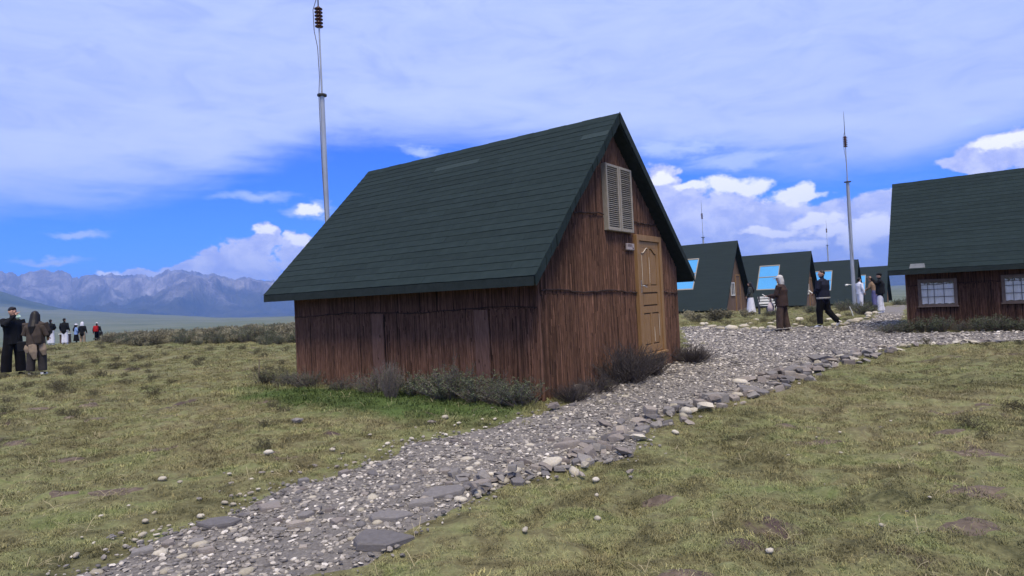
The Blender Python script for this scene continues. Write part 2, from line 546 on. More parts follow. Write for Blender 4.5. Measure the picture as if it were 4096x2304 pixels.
M['door_worn'] = pmat('worn_bead', (0.42, 0.34, 0.25), (0.60, 0.52, 0.42), 18, 0.7, 0.2, 0.003)
M['metal'] = pmat('brushed_handle', (0.55, 0.53, 0.50), (0.75, 0.73, 0.70), 40, 0.3, 0.0, metal=0.9)
M['louvre'] = pmat('grey_louvre', (0.22, 0.198, 0.162), (0.35, 0.315, 0.26), 14, 0.8, 0.3, 0.003, stretch=(5, 5, 1))
M['louvre_back'] = pmat('louvre_dark', (0.012, 0.010, 0.009), (0.02, 0.017, 0.015), 14, 0.9, 0)
M['sign'] = pmat('pale_plate', (0.36, 0.30, 0.28), (0.45, 0.385, 0.36), 9, 0.5, 0.0)
M['ink'] = pmat('faded_print', (0.13, 0.095, 0.09), (0.19, 0.14, 0.13), 60, 0.7, 0.0)
M['galv'] = pmat('galvanised_steel', (0.36, 0.37, 0.38), (0.52, 0.53, 0.54), 5, 0.42, 0.05, 0.002, metal=0.55, stretch=(1, 1, 0.3), spec=0.5)
M['iron'] = pmat('dark_iron', (0.05, 0.05, 0.055), (0.09, 0.09, 0.10), 20, 0.5, 0.1, metal=0.4)
M['insul'] = pmat('brown_porcelain', (0.060, 0.018, 0.014), (0.100, 0.030, 0.022), 10, 0.25, 0.0, spec=0.5)
M['cable'] = pmat('grey_cable', (0.10, 0.10, 0.11), (0.2, 0.2, 0.21), 20, 0.6, 0.0)
M['curtain'] = pmat('white_curtain', (0.66, 0.65, 0.66), (0.82, 0.81, 0.82), 5, 0.9, 0.2, 0.01, stretch=(1, 8, 0.6))
M['wood_frame'] = pmat('window_frame', (0.105, 0.075, 0.060), (0.17, 0.125, 0.10), 10, 0.8, 0.3, 0.003)
M['white_paint'] = pmat('white_paint', (0.55, 0.54, 0.50), (0.72, 0.71, 0.66), 9, 0.7, 0.15, 0.003)
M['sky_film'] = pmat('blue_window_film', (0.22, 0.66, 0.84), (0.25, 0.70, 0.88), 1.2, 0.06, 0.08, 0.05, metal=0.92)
M['shrub_twig'] = pmat('shrub_twig', (0.060, 0.050, 0.046), (0.20, 0.172, 0.152), 30, 0.9, 0.0, rnd=0.25)
M['shrub_leaf'] = pmat('shrub_leaf', (0.040, 0.058, 0.026), (0.125, 0.140, 0.080), 25, 0.8, 0.0, rnd=0.25)
M['twig_dark'] = pmat('bare_twig', (0.030, 0.025, 0.024), (0.090, 0.076, 0.072), 30, 0.9, 0.0)
M['heath_leaf'] = pmat('heath_leaf', (0.135, 0.130, 0.072), (0.31, 0.275, 0.185), 25, 0.85, 0.0, rnd=0.55)
M['heath_twig'] = pmat('heath_twig', (0.09, 0.078, 0.062), (0.20, 0.18, 0.15), 25, 0.9, 0.0, rnd=0.25)
M['patch'] = pmat('grey_patch', (0.10, 0.11, 0.12), (0.16, 0.17, 0.18), 9, 0.8, 0.1)
M['stake'] = pmat('grey_stake', (0.16, 0.13, 0.09), (0.28, 0.235, 0.17), 20, 0.9, 0.2)

# glass pane with curtain behind
m, nt, p = new_mat('window_glass')
tr = nt.nodes.new('ShaderNodeBsdfTransparent'); gl = nt.nodes.new('ShaderNodeBsdfGlossy'); mx = nt.nodes.new('ShaderNodeMixShader')
gl.inputs['Roughness'].default_value = 0.03
mx.inputs[0].default_value = 0.08
nt.links.new(tr.outputs[0], mx.inputs[1]); nt.links.new(gl.outputs[0], mx.inputs[2])
nt.links.new(mx.outputs[0], [n_ for n_ in nt.nodes if n_.type == 'OUTPUT_MATERIAL'][0].inputs['Surface'])
nt.nodes.remove(p)
M['glass'] = m

# ------------------------------------------------------------------ terrain
GV = np.array([math.cos(HUT_YAW), math.sin(HUT_YAW)])       # across a gable, to the right
BV = np.array([-math.sin(HUT_YAW), math.cos(HUT_YAW)])      # along a ridge, away
HUT_W, HUT_L = 4.515, 5.062
RH_O = (13.947, 12.888, 0.255)

EDGE_L = [(-2.62, 2.6), (-2.55, 3.33), (-2.52, 3.58), (-2.43, 3.85), (-2.38, 3.99), (-2.32, 4.18), (-2.18, 4.26), (-1.99, 4.57), (-1.91, 4.74),
          (-1.75, 5.0), (-1.54, 5.24), (-1.44, 5.49), (-1.19, 5.7), (-1.06, 6.17), (-0.59, 6.45), (-0.08, 6.86), (0.37, 7.44), (0.84, 7.93),
          (1.24, 8.67), (1.74, 9.45), (2.21, 10.73), (2.62, 11.25), (3.1, 11.9)]
EDGE_T = [(3.5, 12.9), (4.6, 17.0), (6.18, 23.4), (7.3, 23.6), (7.5, 21.6), (7.88, 20.2), (8.96, 20.0), (9.84, 18.9), (13.08, 23.1), (17.31, 29.9),
          (22, 37.5), (23.4, 37.0), (17.9, 29.1), (11.9, 19.6), (9.4, 15.9), (9.5, 15.25), (13.5, 12.25), (16.5, 10.2)]
EDGE_R = [(15.5, 9.3), (11.12, 12.1), (9.95, 12.43), (8.63, 12.6), (7.47, 12.66), (5.95, 11.29), (4.38, 9.56), (3.48, 8.45), (2.82, 7.84), (2.13, 7.24),
          (1.54, 6.83), (1.24, 6.2), (0.8, 5.45), (0.48, 5.27), (0.17, 5.05), (-0.08, 4.84), (-0.39, 4.6), (-0.57, 4.25), (-0.68, 4.12),
          (-0.76, 3.91), (-0.88, 3.58), (-1.11, 3.41), (-1.26, 3.2), (-1.5, 2.6)]
PATH = np.array(EDGE_L + EDGE_T + EDGE_R)

def path_sd(x, y):
    """signed distance to the gravel's outline, negative inside"""
    x = np.asarray(x, float); y = np.asarray(y, float)
    wob = (fbm(x * 2.2, y * 2.2, 3, 31) - 0.5) * 0.34
    d2 = np.full(x.shape, 1e9); ins = np.zeros(x.shape, bool)
    n = len(PATH)
    for i in range(n):
        ax, ay = PATH[i]; bx, by = PATH[(i + 1) % n]
        ex, ey = bx - ax, by - ay
        t = np.clip(((x - ax) * ex + (y - ay) * ey) / (ex * ex + ey * ey), 0, 1)
        d2 = np.minimum(d2, (x - ax - t * ex) ** 2 + (y - ay - t * ey) ** 2)
        if ay != by:
            c = ((ay > y) != (by > y)) & (x < (bx - ax) * (y - ay) / (by - ay) + ax)
            ins ^= c
    return np.where(ins, -1, 1) * np.sqrt(d2) + wob

def hut_local(x, y, o):
    dx, dy = np.asarray(x) - o[0], np.asarray(y) - o[1]
    return dx * GV[0] + dy * GV[1], dx * BV[0] + dy * BV[1]

_RR = np.array([75, 120, 250, 600, 1200, 2000, 2600, 3000, 3600, 4600, 14000.])
_LZ = np.array([-1.6, -5.0, -12, -16.5, -15, 0, 0, 0, 0, -45, -60.])
_RZ = np.array([-0.85, -2.4, -9, -16.5, -15, 0, 0, 0, 0, -45, -60.])

def macro(x, y):
    x = np.asarray(x, float); y = np.asarray(y, float)
    r = np.hypot(x, y); az = np.degrees(np.arctan2(x, y))
    right = sstep(az, -15, 10) * (1 - sstep(np.abs(az), 120, 160))
    z = 0.02 + 0.09 * sstep(r, 4, 14)
    z = z + 0.15 * np.exp(-((x + .4) ** 2 + (y - 10.5) ** 2) / (2 * 3.2 ** 2)) + 0.13 * np.exp(-((x - 13) ** 2 + (y - 16.2) ** 2) / (2 * 3.5 ** 2))
    z = z - right * 0.024 * np.maximum(0, r - 38) - (1 - right) * (0.012 * np.maximum(0, r - 34) + 0.05 * np.maximum(0, r - 52))
    crest = np.interp(az, [-60, -40, -37.57, -34.62, -29.78, -24.43, -18.98, 0, 40, 90], [55, 48, 43, 34, 12, -16, -23, -25, -12, -20])
    spur = np.interp(az, [-70, -46, -38.93, -37.55, -36.55, -34.62, -32, -28, 0, 30, 60], [150, 220, 146, 109, 79, 46, 12, -35, -45, -45, -30])
    lz = np.zeros(r.shape); logr = np.log(np.maximum(r, 1))
    zl = np.zeros((len(_RR),) + r.shape)
    for i in range(len(_RR)):
        zl[i] = _LZ[i] * (1 - right) + _RZ[i] * right
    zl[5] = -14 + (crest + 14) * 0.45
    zl[6] = crest
    zl[7] = crest - 6 + (spur - crest) * 0.25
    zl[8] = spur
    for i in range(len(_RR) - 1):
        a, b = math.log(_RR[i]), math.log(_RR[i + 1])
        s = (r >= _RR[i]) & (r < _RR[i + 1] + (1e9 if i == len(_RR) - 2 else 0))
        t = np.clip((logr - a) / (b - a), 0, 1)
        lz = np.where(s, zl[i] + (zl[i + 1] - zl[i]) * t, lz)
    far = lz + (fbm(x / 90, y / 90, 4, 5) - 0.5) * np.clip((r - 100) / 40, 0, 22) * (0.35 + 0.65 * (r > 2700))
    w = sstep(r, 68, 90)
    return z * (1 - w) + far * w

def H(x, y):
    x = np.asarray(x, float); y = np.asarray(y, float)
    r = np.hypot(x, y)
    z = macro(x, y)
    near = 1 - sstep(r, 50, 80)
    hum = (fbm(x * 0.55, y * 0.55, 2, 11) - 0.5) * 0.10 + (fbm(x * 2.1, y * 2.6, 4, 13, 0.6) - 0.5) * 0.15 + np.maximum(0, fbm(x * 6.5, y * 8.0, 2, 17) - 0.55) * 0.10
    m = near > 0
    soft = np.ones(x.shape)
    sub = m & (r < 42)
    if sub.any():
        s = soft[sub] if soft.ndim else soft
        soft = np.where(sub, 0.12 + 0.88 * sstep(path_sd(x, y), -0.1, 0.5), 1.0)
        for o in (HUT_O, RH_O):
            a, b = hut_local(x, y, o)
            d = np.maximum(np.maximum(-a, a - HUT_W), np.maximum(-b, b - HUT_L))
            soft = soft * sstep(d, 0.0, 0.9)
    return z + hum * near * soft

def Hs(x, y):
    return float(H(np.array([x]), np.array([y]))[0])

az = np.concatenate([np.radians(np.linspace(-180, -50, 60, endpoint=False)), np.radians(np.linspace(-50, 50, 720, endpoint=False)), np.radians(np.linspace(50, 180, 60, endpoint=False))])
rr = np.concatenate([np.linspace(0.25, 3.0, 14, endpoint=False), np.geomspace(3.0, 45, 330, endpoint=False), np.geomspace(45, 9700, 130)])
NA, NR = len(az), len(rr)
AA, RRg = np.meshgrid(az, rr)
gx, gy = RRg * np.sin(AA), RRg * np.cos(AA)
gz = H(gx, gy)
V = np.stack([gx, gy, gz], -1).reshape(-1, 3)
V = np.vstack([V, [[0, 0, 0.02]]])
i0 = (np.arange(NR - 1)[:, None] * NA + np.arange(NA)[None, :]).ravel()
i1 = (np.arange(NR - 1)[:, None] * NA + (np.arange(NA)[None, :] + 1) % NA).ravel()
F = np.stack([i0, i0 + NA, i1 + NA, i1], -1)
c = len(V) - 1
Fc = np.array([(c, k, (k + 1) % NA, (k + 1) % NA) for k in range(NA)])
me = mesh_np('ground', V, F)
bmc = bmesh.new(); bmc.from_mesh(me); bmc.verts.ensure_lookup_table()
bmc.faces.new([bmc.verts[k] for k in range(NA)][::-1])
bmesh.ops.recalc_face_normals(bmc, faces=bmc.faces[:])
bmc.to_mesh(me); bmc.free()
if me.polygons[NA * 20].normal.z < 0:
    me.flip_normals()
ground = tag(link('ground', me, M['ground'], smooth=True), kind='structure')

# ------------------------------------------------------------------ mountains
SKYL = [(-100, 3.0), (-80, 3.6), (-60, 3.2), (-48, 3.8), (-42, 3.5), (-38.89, 3.71), (-38.54, 3.53), (-38.13, 3.56), (-37.88, 3.41), (-37.15, 3.69), (-36.47, 3.79), (-35.85, 3.6), (-35.21, 3.43), (-34.96, 3.35), (-34.71, 3.08),
        (-34.44, 3.15), (-34.31, 3.09), (-34.04, 3.33), (-33.36, 3.45), (-32.97, 3.31), (-32.42, 3.24), (-31.17, 3.2), (-29.94, 3.15), (-29.53, 2.89), (-29.0, 3.19), (-28.38, 3.43),
        (-27.48, 3.57), (-26.5, 3.35), (-25.72, 3.07), (-25.16, 3.27), (-24.37, 3.03), (-23.58, 2.78), (-22.76, 2.96), (-21.7, 2.68), (-20.47, 2.51), (-15, 2.2), (-8, 2.5), (0, 1.9),
        (12, 2.1), (20, 1.5), (28, 1.1), (34, 0.9), (45, 1.3), (60, 2.2), (80, 2.6), (100, 2.2)]
maz = np.concatenate([np.linspace(-100, -42, 90, endpoint=False), np.linspace(-42, -16, 620, endpoint=False), np.linspace(-16, 100, 260)])
mr = np.concatenate([np.linspace(4300, 7600, 120), np.linspace(7640, 9500, 16)])
A2, R2 = np.meshgrid(maz, mr)
el = np.interp(A2, [a for a, _ in SKYL], [e for _, e in SKYL])
el = el + (ridged(A2 * 3.1, A2 * 0 + 3.3, 5, 41) - 0.5) * 0.24
crest = np.tan(np.radians(el)) * 7600
mx, my = R2 * np.sin(np.radians(A2)), R2 * np.cos(np.radians(A2))
t = np.clip((R2 - 4300) / 3300, 0, 1)
wx, wy = mx + 900 * (fbm(mx / 1300, my / 1300, 3, 50) - .5), my + 900 * (fbm(mx / 1300, my / 1300, 3, 60) - .5)
sp = ridged(wx / 1500, wy / 1500, 6, 70)
tt = t + 1.15 * (sp - 0.50) * np.sin(np.pi * np.clip(t, 0, 1)) ** 0.7
tt = np.clip(tt, 0, 1)
mz = -55 + (crest + 55) * (0.12 * tt + 0.88 * tt ** 1.25)
mz = mz + (ridged(wx / 420, wy / 420, 6, 90) - 0.5) * 260 * np.sin(np.pi * np.clip(t, 0, .97)) ** 0.5 * (0.25 + t)
lim = np.tan(np.radians(el)) * R2
mz = np.where(R2 < 7580, np.minimum(mz, lim * (0.90 + 0.09 * t)), mz)
back = sstep(R2, 7640, 9500)
mz = np.where(R2 > 7620, crest * (1 - back) - 60 * back, mz)
V = np.stack([mx, my, mz], -1).reshape(-1, 3)
na = len(maz)
q = (np.arange(len(mr) - 1)[:, None] * na + np.arange(na - 1)[None, :]).ravel()
F = np.stack([q, q + 1, q + na + 1, q + na], -1)
m, nt, p = new_mat('mountain_rock')
g = nt.nodes.new('ShaderNodeNewGeometry')
sx = nt.nodes.new('ShaderNodeSeparateXYZ'); nt.links.new(g.outputs['Position'], sx.inputs[0])
rockn = noise_node(nt, 0.006, 8, 0.68, geo=True, stretch=(1, 1, 0.45), dist=0.7)
rock = ramp(nt, rockn, [(0.32, (0.085, 0.080, 0.090)), (0.50, (0.22, 0.20, 0.21)), (0.62, (0.42, 0.39, 0.39)), (0.74, (0.66, 0.61, 0.60))])  # rock and scree tones, contrast raised to stand in for relief shading
veg = ramp(nt, noise_node(nt, 0.004, 7, 0.66, geo=True), [(0.35, (0.025, 0.036, 0.026)), (0.65, (0.085, 0.088, 0.060))])
hn = nt.nodes.new('ShaderNodeMath'); hn.operation = 'MULTIPLY_ADD'
nt.links.new(noise_node(nt, 0.0022, 7, 0.68, geo=True, dist=0.5), hn.inputs[0]); hn.inputs[1].default_value = -560
nt.links.new(sx.outputs[2], hn.inputs[2])
hv = nt.nodes.new('ShaderNodeMapRange'); hv.interpolation_type = 'SMOOTHSTEP'
hv.inputs[1].default_value = -200; hv.inputs[2].default_value = -10
nt.links.new(hn.outputs[0], hv.inputs[0])
nt.links.new(mixc(nt, hv.outputs[0], veg, rock), p.inputs['Base Color'])
p.inputs['Roughness'].default_value = 0.95
p.inputs['Specular IOR Level'].default_value = 0.05
bump(nt, p, rockn, 1.0, 90)
mountains = tag(link('mountain_range', mesh_np('mountain_range', V, F), m, smooth=True), kind='structure')

# ------------------------------------------------------------------ haze
hz = MB(); hz.box((-9900, -9900, -140), (9900, 9900, 560))
haze = hz.build('haze', None)
m = bpy.data.materials.new('haze_air'); m.use_nodes = True
nt = m.node_tree; nt.nodes.clear()
out = nt.nodes.new('ShaderNodeOutputMaterial')
pv = nt.nodes.new('ShaderNodeVolumePrincipled')
pv.inputs['Color'].default_value = (0.30, 0.50, 1.0, 1)
pv.inputs['Density'].default_value = 1.45e-4
pv.inputs['Anisotropy'].default_value = 0.2
nt.links.new(pv.outputs[0], out.inputs['Volume'])
haze.data.materials.append(m)
try:
    m.cycles.homogeneous_volume = True
except Exception:
    pass
tag(haze, kind='stuff', label='thin blue haze over the valley and mountains')

# ------------------------------------------------------------------ gravel path
cs = 0.06
cxs, cys = np.arange(-3.2, 24.0, cs), np.arange(2.4, 38.0, cs)
CX, CY = np.meshgrid(cxs, cys)
SD = path_sd(CX, CY)
inside = (SD[:-1, :-1] < 0.16) & (SD[1:, 1:] < 0.16)
n = len(cxs)
ids = (np.arange(len(cys) - 1)[:, None] * n + np.arange(n - 1)[None, :])[inside]
F = np.stack([ids, ids + 1, ids + n + 1, ids + n], -1)
use, inv = np.unique(F.ravel(), return_inverse=True)
px, py = CX.ravel()[use], CY.ravel()[use]
pz = H(px, py) + np.clip(-SD.ravel()[use] * 0.25, -0.05, 0.014) + (fbm(px * 5, py * 5, 2, 77) - 0.5) * 0.012
gravel_path = tag(link('gravel_path', mesh_np('gravel_path', np.stack([px, py, pz], -1), inv.reshape(-1, 4)), M['bed'], smooth=True), kind='structure')

# ------------------------------------------------------------------ scattering (for what nobody could count)
def scatter(name, P, scale, meshes, tilt=0.3, flat=None):
    src = bpy.data.collections.new(name + '_source')
    for i, me_ in enumerate(meshes):
        src.objects.link(bpy.data.objects.new(name + '_piece', me_))
    me = bpy.data.meshes.new(name)
    me.vertices.add(len(P)); me.vertices.foreach_set('co', np.asarray(P, np.float32).ravel())
    a = me.attributes.new('sc', 'FLOAT', 'POINT'); a.data.foreach_set('value', np.asarray(scale, np.float32))
    o = bpy.data.objects.new(name, me); COL.objects.link(o)
    ng = bpy.data.node_groups.new(name + '_nodes', 'GeometryNodeTree')
    ng.interface.new_socket('Geometry', in_out='INPUT', socket_type='NodeSocketGeometry')
    ng.interface.new_socket('Geometry', in_out='OUTPUT', socket_type='NodeSocketGeometry')
    N, Lk = ng.nodes, ng.links
    gi, go = N.new('NodeGroupInput'), N.new('NodeGroupOutput')
    ip = N.new('GeometryNodeInstanceOnPoints')
    ci = N.new('GeometryNodeCollectionInfo')
    ci.inputs['Collection'].default_value = src
    ci.inputs['Separate Children'].default_value = True
    ci.inputs['Reset Children'].default_value = True
    rv = N.new('FunctionNodeRandomValue'); rv.data_type = 'FLOAT_VECTOR'
    rv.inputs[0].default_value = (-tilt, -tilt, 0); rv.inputs[1].default_value = (tilt, tilt, 6.283)
    na_ = N.new('GeometryNodeInputNamedAttribute'); na_.data_type = 'FLOAT'; na_.inputs['Name'].default_value = 'sc'
    Lk.new(gi.outputs[0], ip.inputs['Points'])
    Lk.new(ci.outputs[0], ip.inputs['Instance'])
    ip.inputs['Pick Instance'].default_value = True
    Lk.new(rv.outputs[0], ip.inputs['Rotation'])
    Lk.new(na_.outputs[0], ip.inputs['Scale'])
    Lk.new(ip.outputs[0], go.inputs[0])
    md = o.modifiers.new('scatter', 'NODES'); md.node_group = ng
    tag(o, kind='stuff')
    return o

def wedge(n_per, r0, r1, half=48):
    """random points in the view's wedge, n_per a square metre"""
    a = R(half)
    n = int(n_per * a * (r1 * r1 - r0 * r0))
    rad = np.sqrt(rng.random(n) * (r1 * r1 - r0 * r0) + r0 * r0)
    th = (rng.random(n) * 2 - 1) * a
    return rad * np.sin(th), rad * np.cos(th)

def hull_mesh(name, pts, mat, smooth=False):
    bm = bmesh.new()
    vs = [bm.verts.new(p) for p in pts]
    r_ = bmesh.ops.convex_hull(bm, input=vs)
    bmesh.ops.delete(bm, geom=[e for e in r_['geom_interior'] if isinstance(e, bmesh.types.BMVert)], context='VERTS')
    me = bpy.data.meshes.new(name); bm.to_mesh(me); bm.free()
    if mat:
        me.materials.append(mat)
    if smooth:
        me.polygons.foreach_set('use_smooth', np.ones(len(me.polygons), bool))
    return me

def rnd_unit():
    v = Vector((random.gauss(0, 1), random.gauss(0, 1), random.gauss(0, 1)))
    return v.normalized()

def pebble(mat, n=16, sx=1.0, sy=0.8, sz=0.5, smooth=True, jag=0.06):
    P = []
    for i in range(n):                         # even points on a sphere, shaken
        k = i + 0.5
        ph = math.acos(1 - 2 * k / n); th = math.pi * (1 + 5 ** 0.5) * k
        v = Vector((math.cos(th) * math.sin(ph), math.sin(th) * math.sin(ph), math.cos(ph)))
        v = (v + rnd_unit() * jag * 3).normalized() * (0.5 * (1 + random.uniform(-jag, jag)))
        P.append((v.x * sx, v.y * sy, v.z * sz))
    return hull_mesh('pebble', P, mat, smooth)

def rock(mat, n=13, sx=1.0, sy=0.8, sz=0.55):
    P = [rnd_unit() * random.uniform(0.42, 0.55) for _ in range(n)]
    return hull_mesh('rock', [(v.x * sx, v.y * sy, max(-0.3, min(0.42, v.z)) * sz) for v in P], mat)

def slab(mat, n=6, th=0.16, top=0.93):
    P = []
    for k in range(n):
        w = 2 * math.pi * (k + random.uniform(-.3, .3)) / n
        r_ = 0.5 * random.uniform(0.72, 1.15)
        x, y = r_ * math.cos(w), r_ * math.sin(w)
        P += [(x, y, -th), (x * 0.99, y * 0.99, random.uniform(0.2, 0.75) * th), (x * top, y * top, th * random.uniform(0.9, 1.05))]
    return hull_mesh('slab', P, mat)

GP = [pebble(M['gravel'], random.choice((12, 14, 16)), 1, random.uniform(0.55, 0.95), random.uniform(0.22, 0.62), random.random() < 0.5) for _ in range(10)] + [rock(M['gravel'], 10, 1, .75, .35) for _ in range(6)]
parts = []
for dens, r0, r1, s0, s1 in ((2100, 2.4, 6.5, .011, .054), (1050, 6.5, 11, .016, .060), (420, 11, 17, .028, .080), (130, 17, 30, .045, .11)):
    x, y = wedge(dens, r0, r1)
    sel = (x > -3.5) & (x < 24) & (path_sd(x, y) < 0.30)
    x, y = x[sel], y[sel]
    d = path_sd(x, y)
    keep = (d < -0.04) | (rng.random(len(x)) < 0.40 * np.exp(-(d + 0.04) / 0.09))
    x, y = x[keep], y[keep]
    s = s0 + (s1 - s0) * rng.random(len(x)) ** 2.5
    parts.append(np.stack([x, y, H(x, y) + 0.010 + s * (0.10 + 0.16 * rng.random(len(x))), s], -1))
G = np.vstack(parts)
gravel = scatter('loose_gravel', G[:, :3], G[:, 3], GP, 0.35)
tag(gravel, 'grey and pale loose gravel covering the path and track', 'gravel')

# turf: low tufts of grass
def tuft(nb, rad, hgt, wid, lean):
    V, F = [], []
    for _ in range(nb):
        a = random.uniform(0, 6.283); q_ = rad * math.sqrt(random.random())
        x, y = q_ * math.cos(a), q_ * math.sin(a)
        h_ = hgt * random.uniform(0.45, 1.1); w = wid * random.uniform(0.7, 1.3)
        d = random.uniform(0, 6.283); l_ = lean * random.uniform(0.3, 1.2) * h_
        sx_, sy_ = -math.sin(d) * w / 2, math.cos(d) * w / 2
        dx_, dy_ = math.cos(d) * l_, math.sin(d) * l_
        b_ = len(V)
        V += [(x - sx_, y - sy_, -0.005), (x + sx_, y + sy_, -0.005),
              (x + dx_ * .45 + sx_ * .8, y + dy_ * .45 + sy_ * .8, h_ * .62), (x + dx_ * .45 - sx_ * .8, y + dy_ * .45 - sy_ * .8, h_ * .62),
              (x + dx_ * 1.2, y + dy_ * 1.2, h_ * 0.92)]
        F += [(b_, b_ + 1, b_ + 2, b_ + 3), (b_ + 3, b_ + 2, b_ + 4)]
    me = bpy.data.meshes.new('tuft'); me.from_pydata(V, [], F); me.materials.append(M['blade'])
    return me
SOIL = [(2.45, 3.55, .20, .12), (1.55, 2.95, .16, .10), (.95, 3.05, .22, .09), (-3.2, 5.0, .24, .10), (-4.2, 4.9, .20, .08), (-3.6, 6.4, .18, .07), (3.6, 5.0, .30, .10), (2.6, 5.6, .26, .09), (4.6, 6.6, .34, .10), (3.0, 4.2, .2, .1)]
while len(SOIL) < 38:
    aa, q_ = R(random.uniform(-41, 41)), random.uniform(3.2, 15)
    x_, y_ = q_ * math.sin(aa), q_ * math.cos(aa)
    la, lb_ = hut_local(x_, y_, HUT_O)
    if float(path_sd(np.array([x_]), np.array([y_]))[0]) > .5 and not (-1 < la < HUT_W + .5 and -.8 < lb_ < HUT_L + .5):
        SOIL.append((x_, y_, random.uniform(.08, .24), random.uniform(.05, .11)))
M['soil'] = pmat('bare_soil', (0.065, 0.048, 0.036), (0.165, 0.128, 0.095), 14, 0.95, 0.8, 0.02, geo=True, detail=8)
def soil_dist(x, y):
    d = np.full(np.shape(x), 9.0)
    for (sx_, sy_, ra, rb) in SOIL:
        d = np.minimum(d, np.hypot((x - sx_) / ra, (y - sy_) / rb))
    return d
for k_, (sx_, sy_, ra, rb) in enumerate(SOIL):
    V, F = [(sx_, sy_, Hs(sx_, sy_) + .006)], []
    nk = 18
    for ring, (rf, up_) in enumerate(((.4, .006), (.8, .005), (1.0, -.012))):
        for k in range(nk):
            w = 2 * math.pi * k / nk
            q_ = rf * (0.72 + .55 * float(vnoise(np.array([k_ * 3.7 + 1.6 * math.cos(w)]), np.array([1.6 * math.sin(w)]), 9)[0]))
            px_, py_ = sx_ + ra * q_ * math.cos(w), sy_ + rb * q_ * math.sin(w)
            V.append((px_, py_, Hs(px_, py_) + up_))
    for k in range(nk):
        k2 = (k + 1) % nk
        F.append((0, 1 + k, 1 + k2, 1 + k2))
        for ring in range(2):
            F.append((1 + ring * nk + k, 1 + (ring + 1) * nk + k, 1 + (ring + 1) * nk + k2, 1 + ring * nk + k2))
    me = bpy.data.meshes.new('soil_patch'); me.from_pydata(V, [], [f_ if f_[2] != f_[3] else f_[:3] for f_ in F])
    link('soil_patch', me, M['soil'], ground, True)
TF = [tuft(60, 0.09, 0.017, 0.0038, 1.7) for _ in range(6)] + [tuft(44, 0.08, 0.030, 0.0034, 1.3) for _ in range(2)]
parts = []
for dens, r0, r1, s0, s1 in ((420, 2.2, 6, .6, 1.15), (260, 6, 10, .75, 1.35), (120, 10, 16, 0.9, 1.7), (42, 16, 30, 1.3, 2.4), (10, 30, 56, 2.0, 3.4)):
    x, y = wedge(dens, r0, r1)
    patch = 0.45 * fbm(x * 0.9, y * 0.9, 3, 23) + 0.55 * fbm(x * 3.4, y * 4.2, 3, 27)
    sel = rng.random(len(x)) < 0.12 + 2.2 * np.clip(patch - 0.34, 0, 1)
    x, y = x[sel], y[sel]
    d = np.where((x > -4) & (x < 25), path_sd(x, y), 9)
    keep = ((d > 0.07) | (rng.random(len(x)) < 0.03)) & ((soil_dist(x, y) > .8) | (rng.random(len(x)) < .25))
    for o in (HUT_O, RH_O):
        a, b = hut_local(x, y, o)
        keep &= ~((a > -0.05) & (a < HUT_W + .05) & (b > -0.05) & (b < HUT_L + .05))
    x, y, d = x[keep], y[keep], d[keep]
    s = s0 + (s1 - s0) * rng.random(len(x)) ** 1.5
    a, b = hut_local(x, y, HUT_O)
    wet = np.exp(-(np.maximum(0, np.abs(a + 0.5) - 0.5) ** 2) / 0.5) * (b > -1) * (b < 6)
    s = s * (1 + 0.9 * wet * rng.random(len(x))) * np.where(d < 0.25, 0.8, 1)
    parts.append(np.stack([x, y, H(x, y), s], -1))
G = np.vstack(parts)
turf = scatter('turf_grass', G[:, :3], G[:, 3], TF, 0.25)
tag(turf, 'short olive and brown turf grass over the field', 'grass')
# a few longer straws
ST = []
for _ in range(4):
    V, F = [], []
    for k in range(5):
        a = random.uniform(0, 6.28); l_ = random.uniform(.05, .11); x, y = random.uniform(-.05, .05), random.uniform(-.05, .05)
        w = .0013; b_ = len(V); ca, sa = math.cos(a), math.sin(a)
        for t_, z_ in ((0, 0), (.5, .35), (1, .42)):
            V += [(x + ca * l_ * t_ - sa * w, y + sa * l_ * t_ + ca * w, l_ * z_), (x + ca * l_ * t_ + sa * w, y + sa * l_ * t_ - ca * w, l_ * z_)]
        F += [(b_, b_ + 1, b_ + 3, b_ + 2), (b_ + 2, b_ + 3, b_ + 5, b_ + 4)]
    me = bpy.data.meshes.new('straw'); me.from_pydata(V, [], F); me.materials.append(M['straw']); ST.append(me)
x, y = wedge(6.0, 2.4, 12)
d = path_sd(x, y); x, y = x[d > 0.1], y[d > 0.1]
straw = scatter('dry_straw', np.stack([x, y, H(x, y) + .01], -1), rng.random(len(x)) * 0.8 + 0.5, ST, 0.4)
tag(straw, 'pale dry straws lying in the turf', 'straw')

